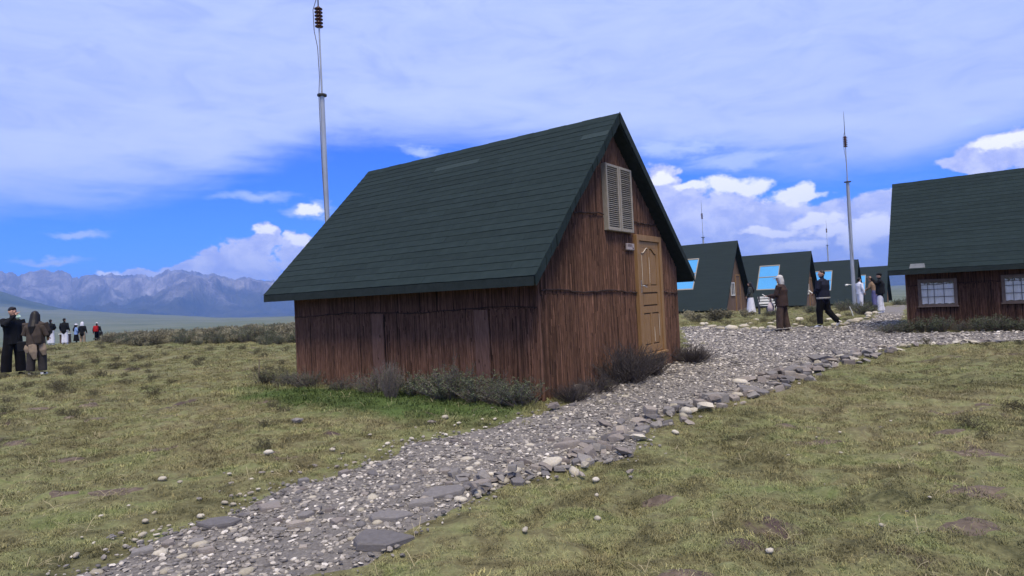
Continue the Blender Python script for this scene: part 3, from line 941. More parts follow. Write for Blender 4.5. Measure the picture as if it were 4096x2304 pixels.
# ------------------------------------------------------------------ huts
ROOF_EX = 0.138
def reed_panel(parent, name, x0, x1, zlo, ztop, side, tone, seed):
    """upright twigs side by side; side 'front' lies in the plane y=0, 'left' in the plane x=0 (x runs along y)"""
    rnd = random.Random(seed)
    V, F, T = [], [], []
    x = x0 + 0.003
    while x < x1 - 0.003:
        r_ = rnd.uniform(0.0032, 0.0072)
        zt = ztop(x) - rnd.uniform(0.0, 0.03)
        zb = zlo + rnd.uniform(-0.02, 0.02)
        if zt - zb > 0.05:
            z = zb
            row = tone + rnd.gauss(0, 0.12)
            while z < zt - .02:
                ln = min(rnd.uniform(0.22, 1.1), zt - z)
                out = rnd.uniform(0.003, 0.022)
                tn = min(1, max(0, row + rnd.gauss(0, 0.17) + (0.45 if rnd.random() < 0.06 else 0) - (0.45 if rnd.random() < 0.10 else 0)))
                segs = 2 if ln < .5 else 3
                jx = rnd.uniform(-.009, .009)
                b_ = len(V)
                for k in range(segs + 1):
                    zz_ = z - .015 + (ln + .02) * k / segs
                    cx = x + jx * (k / segs - .5) * 2 + rnd.uniform(-.003, .003)
                    o_ = out + rnd.uniform(-.004, .004)
                    for (u, w) in ((cx - r_, -0.002 + o_ * .3), (cx - r_ * .1, o_ + r_), (cx + r_, -0.002 + o_ * .3)):
                        V.append((u, -w, zz_) if side == 'front' else (-w, u, zz_)); T.append(tn)
                for k in range(segs):
                    for j in range(2):
                        a = b_ + k * 3 + j
                        F.append((a, a + 1, a + 4, a + 3))
                z += ln
        x += r_ * rnd.uniform(1.1, 1.9)
    if not F:
        return None
    me = mesh_np(name, V, F)
    a = me.attributes.new('tint', 'FLOAT', 'POINT'); a.data.foreach_set('value', np.array(T, np.float32))
    return link(name, me, M['reed'], parent)

def cord(parent, pts, r_=0.011):
    b_ = MB(); b_.tube(pts, [r_ * random.uniform(.6, 1.3) for _ in pts], 5)
    return b_.build('binding_cord', M['cord'], parent)

def plank_mesh(name, x0, x1, z0, z1, parent):
    """weathered board on the long wall, its edges and face uneven, with knot holes"""
    b_ = MB()
    n = 7
    V, F = [], []
    for k in range(n + 1):
        z = z0 + (z1 - z0) * k / n
        j0, j1 = random.uniform(-.008, .008), random.uniform(-.008, .008)
        for (y, x) in ((x0 + j0, -0.006), (x0 + j0, -0.036), ((x0 + x1) / 2, -0.036 - random.uniform(-.004, .004)), (x1 + j1, -0.036), (x1 + j1, -0.006)):
            V.append((x, y, z))
    for k in range(n):
        for j in range(4):
            a = k * 5 + j
            F.append((a, a + 1, a + 6, a + 5))
    F += [(0, 1, 2, 3, 4), tuple(n * 5 + j for j in (4, 3, 2, 1, 0))]
    b_.add(V, F)
    pl = b_.build(name, M['plank'], parent)
    for _ in range(3):
        y, z = random.uniform(x0 + .04, x1 - .04), random.uniform(z0 + .1, z1 - .1)
        h_ = MB(); rr_ = random.uniform(.004, .009)
        h_.tube([(-0.0385, y, z - rr_ * 4), (-0.0395, y, z), (-0.0385, y + .004, z + rr_ * 4)], [rr_ * .4, rr_, rr_ * .4], 6)
        h_.build('knot', M['cord'], pl)
    return pl

SH_MESH = []
for k in range(4):
    b_ = MB()
    Lh, w = 0.5, ROOF_EX
    nseg = 6
    V, F = [], []
    for i in range(nseg + 1):                      # lower edge slightly ragged, thicker than the upper one
        x = -Lh + 2 * Lh * i / nseg
        e = random.uniform(-.004, .004)
        V += [(x * .997, -w * .5 + e, 0.001), (x * .997, -w * .5 + e, 0.0062), (x * .997, w * .5 + .02, 0.001)]
    for i in range(nseg):
        a = i * 3
        F += [(a, a + 3, a + 4, a + 1), (a + 1, a + 4, a + 5, a + 2)]
    F += [(0, 1, 2), (nseg * 3, nseg * 3 + 2, nseg * 3 + 1)]
    b_.add(V, F)
    o = b_.build('shingle', M['shingle'])
    SH_MESH.append(o.data)
    bpy.data.objects.remove(o)

def build_hut(name, origin, front=True):
    hut = empty(name, origin, HUT_YAW)
    W, L, He, Hr, OS, OF, OB = HUT_W, HUT_L, 1.468, 3.911, 0.362, 0.206, 0.35
    ax = W / 2 - 0.166
    th = 0.085
    nl = Vector((-(Hr - He), 0, ax + OS)).normalized()
    nr = Vector((Hr - He, 0, W + OS - ax)).normalized()
    sl, sr = (Hr - He) / (ax + OS), (Hr - He) / (W + OS - ax)
    uz = lambda x: min(He + (x + OS) * sl, He + (W + OS - x) * sr) - 0.125      # underside of the roof
    # core wall
    b_ = MB()
    b_.prism([(0.006, -0.25), (W - 0.006, -0.25), (W - 0.006, uz(W)), (ax, uz(ax)), (0.006, uz(0))], 0.006, L - 0.006)
    b_.build('wall', M['reed_back'], hut)
    # roof slabs
    for left in (True, False):
        e = Vector((-OS, 0, He)) if left else Vector((W + OS, 0, He))
        a = Vector((ax, 0, Hr))
        nn = nl if left else nr
        b_ = MB()
        top0, top1 = e, a
        bot0 = e - Vector((0, 0, th * 1.25)); bot1 = a - Vector((0, 0, th * 1.6))
        poly = [(top0.x, top0.z), (top1.x, top1.z), (bot1.x, bot1.z), (bot0.x + (0.02 if left else -0.02), bot0.z)]
        b_.prism(poly, -OF, L + OB)
        roof = b_.build('roof', M['roof_board'], hut)
        if left:
            s_ = (a - e); Ls = s_.length; s_.normalize()
            Mx = Matrix((Vector((0, -1, 0)), s_, nn)).transposed()
            nco = int(Ls / ROOF_EX)
            Lt = L + OF + OB
            for c_ in range(nco):
                yy = -OF + (0 if c_ % 2 == 0 else -0.5) - random.uniform(0, .15)
                while yy < L + OB:
                    y0, y1 = max(yy, -OF - .004), min(yy + 1.0, L + OB + .004)
                    yy += 1.0
                    if y1 - y0 < 0.05:
                        continue
                    o = bpy.data.objects.new('shingle', SH_MESH[random.randrange(4)])
                    COL.objects.link(o); o.parent = roof
                    cpos = e + s_ * (ROOF_EX * (c_ + .5) + (0.002 if c_ else -0.012)) + nn * 0.003 + Vector((0, (y0 + y1) / 2, 0))
                    rot = Matrix.Rotation(random.uniform(-.0022, .0022), 3, 'Z')
                    o.matrix_basis = Matrix.Translation(cpos) @ (Mx @ rot).to_4x4() @ Matrix.Diagonal((y1 - y0, 1, random.uniform(.8, 1.35), 1))
                    if front and ((c_ == nco - 4 and 2.0 < (y0 + y1) / 2 < 3.0) or (c_ == nco - 4 and -.2 < (y0 + y1) / 2 < .35)):
                        o.material_slots[0].link = 'OBJECT'; o.material_slots[0].material = M['shingle_pale']
            # rake pieces folded over the front edge
            if front:
                nrk = 19
                for k in range(nrk):
                    q0, q1 = Ls * k / nrk, Ls * (k + 1) / nrk - .016
                    b2 = MB()
                    p0, p1 = e + s_ * q0, e + s_ * q1
                    dn = Vector((0, 0, -0.110 - random.uniform(0, .045)))
                    y_ = -OF - .006 - random.uniform(0, .016)
                    f0 = [p0 + nn * .012 + Vector((0, y_, 0)), p1 + nn * .012 + Vector((0, y_, 0)), p1 + dn * random.uniform(.85, 1.1) + Vector((0, y_, 0)), p0 + dn + Vector((0, y_, 0))]
                    V = f0 + [v + Vector((0, .012, 0)) for v in f0] + [f0[0] + Vector((0, .10, .004)), f0[1] + Vector((0, .10, .004))]
                    b2.add(V, [(0, 1, 2, 3), (7, 6, 5, 4), (0, 4, 5, 1), (1, 5, 6, 2), (2, 6, 7, 3), (3, 7, 4, 0)])
                    b2.build('rake_shingle', M['shingle'], roof)
            b2 = MB(); b2.prism([(-OS - .016, He - .125), (-OS - .004, He - .125), (-OS - .004, He - .012), (-OS - .016, He - .014)], -OF + .01, L + OB - .01)
            b2.build('fascia', M['roof_board'], roof)
        else:
            b2 = MB()
            for k in range(24):
                q0, q1 = k / 24, (k + 1) / 24
                p0, p1 = e.lerp(a, q0) + nn * .016, e.lerp(a, q1) + nn * .004
                V = [p0 + Vector((0, -OF - .004, 0)), p0 + Vector((0, L + OB, 0)), p1 + Vector((0, L + OB, 0)), p1 + Vector((0, -OF - .004, 0)), p0 - nn * .014 + Vector((0, -OF - .004, 0)), p0 - nn * .014 + Vector((0, L + OB, 0))]
                b2.add(V, [(0, 1, 2, 3), (4, 5, 1, 0)])
            b2.build('shingle_courses', M['shingle'], roof)['kind'] = 'stuff'
            b2 = MB()
            b2.prism([(e.x + .006, e.z - .11), (e.x + .006, e.z + .02), (a.x + .02, a.z + .03), (a.x + .02, a.z - .13)], -OF - .018, -OF - .003)
            b2.build('rake_board', M['roof_board'], roof)
    b_ = MB()
    for k in range(18):
        y0 = -OF - .008 + (L + OF + OB) * k / 18
        y1 = y0 + (L + OF + OB) / 18 + .015
        dz = .012 + .004 * (k % 2)
        b_.add([(ax - .10, y0, Hr - .10 + dz), (ax, y0, Hr + dz), (ax + .11, y0, Hr - .10 + dz), (ax - .10, y1, Hr - .10 + dz), (ax, y1, Hr + dz), (ax + .11, y1, Hr - .10 + dz)],
               [(0, 1, 4, 3), (1, 2, 5, 4), (0, 3, 4, 5, 2, 1)][:2])
    b_.build('ridge_cap', M['shingle'], hut)
    # cladding of the long left wall
    ys = [0, 0.42, 0.79, 1.05, 1.42, 1.72, 2.12, 2.54, 2.82, 3.10, 3.38, 3.70, 4.18, 4.64, L]
    lap = 1.08
    topz = uz(0) - 0.005
    wins = [] if front else [(4.02, 4.82, 0.55, 1.21), (2.30, 3.18, 0.58, 1.23)]
    for i in range(len(ys) - 1):
        y0, y1 = ys[i], ys[i + 1]
        tn = random.choice((0.55, 0.66, 0.76, 0.84, 0.62)) * (1.0 if front else 0.8)  # long-wall reeds coloured lighter to offset the shade under the eave
        if front and (abs(y0 - 0.79) < .01 or abs(y0 - 2.82) < .01):
            plank_mesh('plank', y0 + .008, y1 - .008, 0.0, lap - 0.01, hut)
        elif not any(y0 < w1 and y1 > w0 for (w0, w1, _, _) in wins):
            reed_panel(hut, 'reed_panel', y0 + .006, y1 - .006, -0.05, lambda x: lap, 'left', tn, 100 + i)
        else:
            for (w0, w1, z0, z1) in wins:
                if y0 < w1 and y1 > w0:
                    reed_panel(hut, 'reed_panel', y0 + .006, y1 - .006, -0.05, lambda x, w0=w0, w1=w1, z0=z0: z0 if w0 < x < w1 else lap, 'left', tn, 100 + i)
        reed_panel(hut, 'reed_panel', y0 + .01, y1 - .004, lap + .01, lambda x: topz, 'left', tn, 200 + i)
    pts = [(-0.024 - random.uniform(0, .008), y, lap + .02 * math.sin(y * 2.2) + random.uniform(-.008, .008)) for y in np.linspace(0.02, L - .02, 34)]
    cord(hut, pts, .006)
    for y in (ys[1:-1] if front else []):            # dark seams stay open: a thin batten shows in some
        if random.random() < .3:
            b_ = MB(); b_.tube([(-0.02, y, 0.0), (-0.021, y + .003, .6), (-0.02, y, lap - .02)], .006, 4); b_.build('batten', M['cord'], hut)
    # corner posts
    for (x, y) in ((0.0, 0.0), (0.0, L), (W, 0.0)):
        b_ = MB(); b_.tube([(x, y, -.1), (x + .004, y, .6), (x, y, uz(min(max(x, 0.001), W)) - .01)], [.022, .019, .018], 6)
        b_.build('corner_pole', M['reed'], hut)
    if front:
        xs = [0.0, .48, .92, 1.38, 1.79, 2.30, 2.775, 3.765, 4.10, W]
        sh = (1.80, 2.66, 2.15, 3.15)
        dd = (2.785, 3.757, 2.14)
        for i in range(len(xs) - 1):
            x0, x1 = xs[i], xs[i + 1]
            door = abs(x0 - 2.775) < .01
            tn = random.choice((.33, .41, .50, .37))  # gable reeds coloured darker to offset the sun on this side
            z1, z2 = 1.24, 2.36
            if not door:
                reed_panel(hut, 'reed_panel', x0 + .005, x1 - .005, -0.08, lambda x: min(z1, uz(x) - .01), 'front', tn, 300 + i)
            zz = 2.16 if door else z1 + .01
            reed_panel(hut, 'reed_panel', x0 + .004, x1 - .004, zz, lambda x: min(z2, uz(x) - .01) if not (sh[0] < x < sh[1]) else min(sh[2] + .02, z2), 'front', tn * .95, 400 + i)
            reed_panel(hut, 'reed_panel', x0 + .006, x1 - .003, z2 + .01, lambda x: uz(x) - .012 if not (sh[0] < x < sh[1]) else 0, 'front', tn, 500 + i)
        reed_panel(hut, 'reed_panel', sh[0], sh[1], sh[3], lambda x: uz(x) - .012, 'front', .55, 600)
        for seg in (np.linspace(.02, 2.78, 26), np.linspace(3.77, W - .01, 9)):
            cord(hut, [(x, -0.027 - random.uniform(0, .008), 1.28 - .022 * x + .012 * math.sin(x * 4) + random.uniform(-.012, .012)) for x in seg], .010)
        cord(hut, [(x, -0.03 - random.uniform(0, .012), 2.37 + .02 * math.sin(x * 5) + random.uniform(-.012, .012)) for x in np.linspace(.86, 1.78, 12)], .011)
        cord(hut, [(x, -0.03, 2.34 + random.uniform(-.012, .012)) for x in np.linspace(2.70, 3.70, 12)], .010)
        # door
        x0, x1, zt = dd
        b_ = MB()
        b_.box((x0, -.075, .0), (x0 + .085, -.008, zt)); b_.box((x1 - .085, -.075, -.06), (x1, -.008, zt)); b_.box((x0 + .085, -.073, zt - .095), (x1 - .085, -.008, zt))
        fr = b_.build('door_frame', M['door'], hut, bevel=.004)
        b_ = MB(); b_.box((x0 - .012, -.10, .10), (x1 - .087, -.010, .20)); b_.box((x0 + .05, -.12, .17), (x1 - .02, -.008, .205))
        b_.build('threshold', M['door'], hut, bevel=.004)
        lx0, lx1, lz0, lz1 = x0 + .09, x1 - .09, .215, zt - .10
        door = MB(); door.box((lx0, -.030, lz0), (lx1, -.009, lz1)); door = door.build('door', M['door_dark'], hut)
        def slabz(n_, a, b, c, d, y0=-.050):
            q_ = MB(); q_.box((a, y0, c), (b, -.029, d)); return q_.build(n_, M['door'], door, bevel=.003)
        st = .10
        mid = (lx0 + lx1) / 2
        slabz('stile', lx0, lx0 + st, lz0, lz1); slabz('stile', lx1 - st, lx1, lz0, lz1)
        for (a, b) in ((lz0, lz0 + .12), (.86, .97), (1.20, 1.31), (lz1 - .10, lz1)):
            slabz('rail', lx0 + st, lx1 - st, a, b, -.049)
        slabz('mullion', mid - .035, mid + .035, lz0 + .12, .86, -.048); slabz('mullion', mid - .035, mid + .035, 1.31, lz1 - .10, -.048)
        slabz('panel', lx0 + st + .025, lx1 - st - .025, .995, 1.175, -.045)
        for (a, b) in ((lx0 + st + .02, mid - .055), (mid + .055, lx1 - st - .02)):
            slabz('panel', a, b, lz0 + .14, .84, -.044)
            left_ = a < mid - .1
            nn_ = 8
            top = [(a + (b - a) * k / nn_, lz1 - .13 - (.085 * (1 - sstep((k / nn_) if left_ else 1 - k / nn_, 0.1, .95)))) for k in range(nn_ + 1)]
            q_ = MB(); q_.prism([(a, 1.33), (b, 1.33)] + top[::-1], -.044, -.029)
            q_.build('panel', M['door'], door)
            q_ = MB(); q_.tube([(p_[0], -.050, p_[1] + .022) for p_ in top], .008, 5); q_.build('arched_bead', M['door_worn'] if left_ else M['door'], door)
            sp_ = MB(); sp_.prism([(a - .02, lz1 - .10), (b + .02, lz1 - .10)] + [(b + .02, top[-1][1] + .022)] + [(p_[0], p_[1] + .022) for p_ in top[::-1]] + [(a - .02, top[0][1] + .022)], -.047, -.029)
            sp_.build('arch', M['door'], door)
        for (x, a, b) in ((lx0 + st + .008, 1.34, lz1 - .22), (mid - .003, 1.36, 1.78), (lx1 - st - .008, .46, .83), (mid + .09, .38, .62)):
            q_ = MB(); q_.tube([(x, -.050, a), (x + .003, -.051, (a + b) / 2), (x, -.050, b)], [.004, .006, .004], 4); q_.build('worn_bead', M['door_worn'], door)
        q_ = MB(); q_.box((lx0 + .025, -.058, 1.20), (lx0 + .06, -.049, 1.40)); hd = q_.build('handle_plate', M['metal'], door, bevel=.003)
        q_ = MB(); q_.tube([(lx0 + .04, -.056, 1.31), (lx0 + .04, -.10, 1.31), (lx0 + .055, -.108, 1.305), (lx0 + .14, -.108, 1.285)], [.010, .010, .011, .008], 7); q_.build('handle', M['metal'], door, smooth=True)
        # louvred shutters
        s0, s1, z0, z1 = sh
        shut = MB(); shut.box((s0 + .01, -.052, z0 + .01), (s1 - .01, -.010, z1 - .01)); shut = shut.build('shutter', M['louvre_back'], hut)
        fw = .040
        gap = .012
        midx = (s0 + s1) / 2
        for (a, b) in ((s0, midx - gap), (midx + gap, s1)):
            q_ = MB()
            q_.box((a, -.098, z0), (a + fw, -.012, z1)); q_.box((b - fw, -.098, z0), (b, -.012, z1))
            q_.box((a + fw, -.096, z0), (b - fw, -.012, z0 + fw)); q_.box((a + fw, -.096, z1 - fw), (b - fw, -.012, z1))
            q_.build('shutter_frame', M['louvre'], shut, bevel=.004)
            ns = 30
            q_ = MB(); q_.box((-(b - a - 2 * fw) / 2 - .002, -.020, -.0045), ((b - a - 2 * fw) / 2 + .002, .020, .0045))
            sl_ = q_.build('slat', M['louvre'], shut)
            for k in range(ns):
                o = sl_ if k == 0 else again('slat', sl_, shut)
                o.location = ((a + b) / 2, -.074, z0 + fw + (z1 - z0 - 2 * fw) * (k + .5) / ns)
                o.rotation_euler = (R(38 + random.uniform(-5, 5)), R(random.uniform(-.5, .5)), 0)
        # name plate
        q_ = MB(); q_.box((2.47, -.052, 1.885), (2.735, -.024, 1.985)); pl = q_.build('name_plate', M['sign'], hut, bevel=.004)
        q_ = MB(); q_.box((2.462, -.046, 1.873), (2.742, -.022, 1.8835)); q_.build('plate_ledge', M['wood_frame'], pl)
        q_ = MB()
        def stroke(a, b, c, d):
            q_.box((min(a, c) - .003, -.0545, min(b, d) - .003), (max(a, c) + .003, -.0518, max(b, d) + .003))
        for cx in (2.500, 2.545, 2.590):              # three blocky characters, too faded to read
            w, z = .032, 1.935
            stroke(cx, z, cx, z + .036); stroke(cx, z + .036, cx + w, z + .036); stroke(cx, z, cx + w * .9, z); stroke(cx + w * .5, z, cx + w * .5, z + .036); stroke(cx, z + .018, cx + w, z + .018)
        stroke(2.640, 1.925, 2.640, 1.972); stroke(2.630, 1.955, 2.655, 1.955); stroke(2.655, 1.925, 2.655, 1.950)
        for cx in (2.672, 2.692):
            stroke(cx, 1.902, cx, 1.920); stroke(cx + .012, 1.902, cx + .012, 1.920); stroke(cx, 1.920, cx + .012, 1.920); stroke(cx, 1.902, cx + .012, 1.902)
        q_.build('lettering', M['ink'], pl)
    else:
        for (w0, w1, z0, z1) in wins:
            win = MB()
            f_ = .07
            win.box((-.050, w0, z0), (-.004, w0 + f_, z1)); win.box((-.050, w1 - f_, z0), (-.004, w1, z1))
            win.box((-.048, w0 + f_, z0), (-.004, w1 - f_, z0 + f_ * .6)); win.box((-.048, w0 + f_, z1 - f_), (-.004, w1 - f_, z1))
            win = win.build('window', M['wood_frame'], hut, bevel=.004)
            ga, gb, gc, gd = w0 + f_, w1 - f_, z0 + f_ * .6, z1 - f_
            V, F = [], []
            nx = 28
            for k in range(nx + 1):
                y = ga + (gb - ga) * k / nx
                d_ = -.012 - .007 * math.sin(k * 1.7) - .004 * math.sin(k * .6 + w0)
                V += [(d_, y, gc + .012 + .006 * math.sin(k * 1.1)), (d_, y, gd - .02 - .02 * abs(math.sin(k * .45)))]
            for k in range(nx):
                F.append((k * 2, k * 2 + 2, k * 2 + 3, k * 2 + 1))
            cme = mesh_np('curtain', V, F); link('curtain', cme, M['curtain'], win, True)
            b_ = MB()
            for k in (0.30, 0.60, 0.80):
                y = ga + (gb - ga) * k
                b_.box((-.034, y - .006, gc), (-.026, y + .006, gd))
            for k in (1 / 3, 2 / 3):
                z = gc + (gd - gc) * k
                b_.box((-.0345, ga, z - .006), (-.0255, gb, z + .006))
            b_.build('glazing_bar', M['iron'], win)
            q_ = MB(); q_.box((-.026, ga, gc), (-.0235, gb, gd)); q_.build('pane', M['glass'], win)
            q_ = MB(); q_.box((-.075, w0 - .02, z0 - .03), (-.006, w1 + .02, z0)); q_.build('sill', M['wood_frame'], win, bevel=.004)
        q_ = MB(); e = Vector((-OS, 0, He)); s_ = (Vector((ax, 0, Hr)) - e).normalized()
        p0, p1 = e + s_ * .02 + nl * .02, e + s_ * .17 + nl * .022
        q_.add([p0 + Vector((0, 4.62, 0)), p0 + Vector((0, 4.95, 0)), p1 + Vector((0, 4.93, 0)), p1 + Vector((0, 4.64, 0))] + [v - nl * .012 for v in (p0 + Vector((0, 4.62, 0)), p0 + Vector((0, 4.95, 0)), p1 + Vector((0, 4.93, 0)), p1 + Vector((0, 4.64, 0)))],
               [(0, 1, 2, 3), (7, 6, 5, 4), (0, 4, 5, 1), (1, 5, 6, 2), (2, 6, 7, 3), (3, 7, 4, 0)])
        q_.build('roof_patch', M['patch'], hut)
    return hut

hut_a = build_hut('reed_hut', HUT_O, True)
tag(hut_a, 'nearest brown reed-clad hut with green shingle roof, wooden door and louvred shutters', 'hut', 'reed-clad huts with shingle roofs')
hut_b = build_hut('reed_hut', RH_O, False)
tag(hut_b, 'reed-clad hut cut by the right frame edge, with two white-curtained windows', 'hut', 'reed-clad huts with shingle roofs')

# steep huts in a row behind
M['dark_roof'] = pmat('dark_roof_felt', (0.0160, 0.0255, 0.0270), (0.0215, 0.0325, 0.0340), 3, 0.9, 0.25, 0.01, spec=0.2, stretch=(1, 0.3, 4))
M['hut_wood'] = pmat('hut_boards', (0.095, 0.058, 0.038), (0.19, 0.125, 0.085), 5, 0.85, 0.3, 0.006, stretch=(6, 6, 0.6))
def build_aframe():
    hut = empty('steep_hut')
    k, hh, L, oh = 2.85, 4.1, 6.2, .35
    t_ = .10
    for left in (True, False):
        b_ = MB()
        e, a = (0 if left else 2 * k), k
        sgn = 1 if left else -1
        holes = left
        if not holes:
            b_.prism([(e, .18), (a, .18 + hh), (a, hh), (e - sgn * -.0 + sgn * .12, .18)], 0, L)
            b_.build('roof', M['dark_roof'], hut)
        else:
            # frame of four strips round the roof window
            P = lambda f, d: (k * f, d, .18 + hh * f)
            nrm = Vector((-hh, 0, k)).normalized()
            def strip(f0, f1, y0, y1):
                V = [Vector(P(f0, y0)), Vector(P(f1, y0)), Vector(P(f1, y1)), Vector(P(f0, y1))]
                V = V + [v - nrm * t_ for v in V]
                b_.add(V, [(0, 1, 2, 3), (7, 6, 5, 4), (0, 4, 5, 1), (1, 5, 6, 2), (2, 6, 7, 3), (3, 7, 4, 0)])
            w0, w1, f0, f1 = 2.2, 3.7, .31, .77
            strip(0, f0, 0, L); strip(f1, 1, 0, L); strip(f0, f1, 0, w0); strip(f0, f1, w1, L)
            rf = b_.build('roof', M['dark_roof'], hut)
            q_ = MB()
            def strip2(mb, f0, f1, y0, y1, up, th_):
                V = [Vector(P(f0, y0)), Vector(P(f1, y0)), Vector(P(f1, y1)), Vector(P(f0, y1))]
                V = [v + nrm * up for v in V]; V = V + [v - nrm * th_ for v in V]
                mb.add(V, [(0, 1, 2, 3), (7, 6, 5, 4), (0, 4, 5, 1), (1, 5, 6, 2), (2, 6, 7, 3), (3, 7, 4, 0)])
            m_ = (f0 + f1) / 2 + .01
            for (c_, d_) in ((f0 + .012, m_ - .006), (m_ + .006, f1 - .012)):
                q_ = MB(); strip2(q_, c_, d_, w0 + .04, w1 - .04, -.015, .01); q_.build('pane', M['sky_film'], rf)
            q_ = MB()
            for (c_, d_, y0, y1) in ((f0 - .004, f0 + .012, w0 - .02, w1 + .02), (f1 - .012, f1 + .004, w0 - .02, w1 + .02), (f0 + .012, f1 - .012, w0 - .02, w0 + .04), (f0 + .012, f1 - .012, w1 - .04, w1 + .02), (m_ - .006, m_ + .006, w0 + .04, w1 - .04)):
                strip2(q_, c_, d_, y0, y1, .012, .03)
            q_.build('window_frame', M['louvre'], rf)
    b_ = MB(); b_.prism([(.5, -.35), (2 * k - .5, -.35), (2 * k - .42, .22), (.42, .22)], .5, L - .3); b_.build('plinth', M['roof_board'], hut)
    # gable of upright boards
    zt = lambda x: .18 + hh * (1 - abs(x - k) / k) - .20
    x = .28
    while x < 2 * k - .3:
        w = random.uniform(.13, .2)
        if not (3.05 < x + w / 2 < 3.95 and False):
            z1_, z2_ = zt(x), zt(x + w)
            lo = -.12
            if 3.05 < x + w / 2 < 3.95:
                lo = 2.22
            if min(z1_, z2_) > lo + .05:
                b_ = MB(); y_ = oh + random.uniform(-.012, .012)
                b_.prism([(x + .004, lo), (x + w - .004, lo), (x + w - .004, z2_), (x + .004, z1_)], y_, y_ + .03)
                b_.build('board', M['hut_wood'], hut)
        x += w
    b_ = MB(); b_.prism([(.3, -.1), (2 * k - .3, -.1), (k, hh - .35)], oh + .05, oh + .09); b_.build('wall', M['reed_back'], hut)
    b_ = MB(); b_.box((3.05, oh - .05, -.05), (3.13, oh + .02, 2.24)); b_.box((3.90, oh - .05, -.05), (3.98, oh + .02, 2.24)); b_.box((3.13, oh - .048, 2.16), (3.90, oh + .02, 2.24))
    b_.build('door_frame', M['door'], hut)
    b_ = MB(); b_.box((3.13, oh - .02, 0), (3.90, oh + .03, 2.16)); d_ = b_.build('door', M['hut_wood'], hut)
    for (a, b, c_, e_) in ((3.20, 3.48, .15, .95), (3.55, 3.83, .15, .95), (3.20, 3.83, 1.05, 1.25), (3.20, 3.48, 1.35, 2.05), (3.55, 3.83, 1.35, 2.05)):
        b_ = MB(); b_.box((a, oh - .035, c_), (b, oh - .019, e_)); b_.build('panel', M['hut_wood'], d_)
    b_ = MB(); b_.box((2.10, oh - .06, .95), (2.16, oh, 1.75)); b_.box((2.74, oh - .06, .95), (2.80, oh, 1.75)); b_.box((2.16, oh - .058, .95), (2.74, oh, 1.01)); b_.box((2.16, oh - .058, 1.69), (2.74, oh, 1.75)); b_.box((2.43, oh - .056, 1.01), (2.47, oh, 1.69))
    w_ = b_.build('window', M['white_paint'], hut)
    b_ = MB(); b_.box((2.16, oh - .03, 1.01), (2.74, oh - .02, 1.69)); b_.build('pane', M['iron'], w_)
    b_ = MB(); b_.box((2.85, -.25, -.30), (4.15, oh + .02, -.04)); b_.build('step', M['hut_wood'], hut)
    return hut

AF = build_aframe()
AFP = [((12.09, 36.03, 0.10), 'steep green-roofed hut nearest of the row, partly hidden by the reed hut'),
       ((21.50, 46.53, -0.17), 'second steep green-roofed hut of the row, behind the white bench'),
       ((31.40, 58.04, -0.56), 'third steep green-roofed hut of the row, behind the lamp-carrying pole'),
       ((41.58, 70.55, -0.98), 'farthest steep green-roofed hut, beside the right-hand reed hut')]
for i, (p_, lb) in enumerate(AFP):
    o = AF if i == 0 else copy_tree(AF)
    o.location = p_; o.rotation_euler = (0, 0, HUT_YAW)
    tag(o, lb, 'hut', 'steep huts in a row')

# ------------------------------------------------------------------ lightning masts
def mast(name, x, y, z0, flange, r0, label, tip, lamp=False, cable=True):
    root = empty(name, (x, y, z0))
    hf = flange - z0
    b_ = MB(); b_.tube([(0, 0, -.2), (0, 0, hf * .5), (0, 0, hf)], [r0, r0 * .93, r0 * .86], 14); b_.build('pole', M['galv'], root, smooth=False)
    b_ = MB(); b_.lathe([(0, hf), (r0 * 1.75, hf), (r0 * 1.8, hf + .02), (r0 * 1.75, hf + .045), (.03, hf + .06), (0, hf + .06)], 16); b_.build('flange', M['iron'], root)
    k = (tip - flange) / 3.75
    i0, i1 = hf + 1.85 * k, hf + 2.42 * k
    b_ = MB(); b_.tube([(0, 0, hf + .05), (0.0, 0, hf + .9 * k), (0, 0, i0)], [.028, .024, .022], 8); b_.build('rod', M['galv'], root)
    b_ = MB(); pr = [(0, i0)]
    ns = 6
    for q_ in range(ns):
        z = i0 + (i1 - i0) * q_ / ns; dz = (i1 - i0) / ns
        pr += [(.045, z), (.105, z + dz * .25), (.112, z + dz * .42), (.06, z + dz * .6), (.045, z + dz * .98)]
    pr += [(0, i1)]
    b_.lathe(pr, 14); b_.build('insulator', M['insul'], root, smooth=True)
    b_ = MB(); b_.tube([(0, 0, i1), (0, 0, tip - z0 - .3), (0, 0, tip - z0)], [.018, .012, .003], 7); b_.build('spike', M['iron'], root)
    if cable:
        b_ = MB()
        P = [(-.02, -.03, i1 + .25), (-.13, -.05, i1 - .1), (-.12, -.06, i0 - .1), (-.05, -.05, i0 - .55 * k), (-.035, -.04, hf + .5), (-r0 * .9, -r0 * .9, hf + .0), (-r0 * .95, -r0 * .5, hf * .72), (-r0 * .2, -r0 * 1.02, hf * .45), (r0 * .7, -r0 * .8, hf * .3), (r0 * .9, -r0 * .5, 0)]
        b_.tube(P, .011, 5); b_.build('down_cable', M['cable'], root)
    if lamp:
        b_ = MB(); b_.tube([(-r0 * .8, -.02, 1.20), (-.24, -.03, 1.24), (-.30, -.03, 1.22)], [.016, .016, .02], 6); b_.tube([(-.28, -.03, 1.235), (-.36, -.03, 1.215), (-.43, -.03, 1.20)], [.03, .055, .05], 8)
        b_.build('lamp', M['white_paint'], root, smooth=True)
    tag(root, label, 'mast', 'lightning masts')
    return root
mast('lightning_mast', -4.85, 16.92, Hs(-4.85, 16.92), 7.15, .072, 'tall galvanised lightning mast with brown insulator rising behind the nearest reed hut', 10.9)
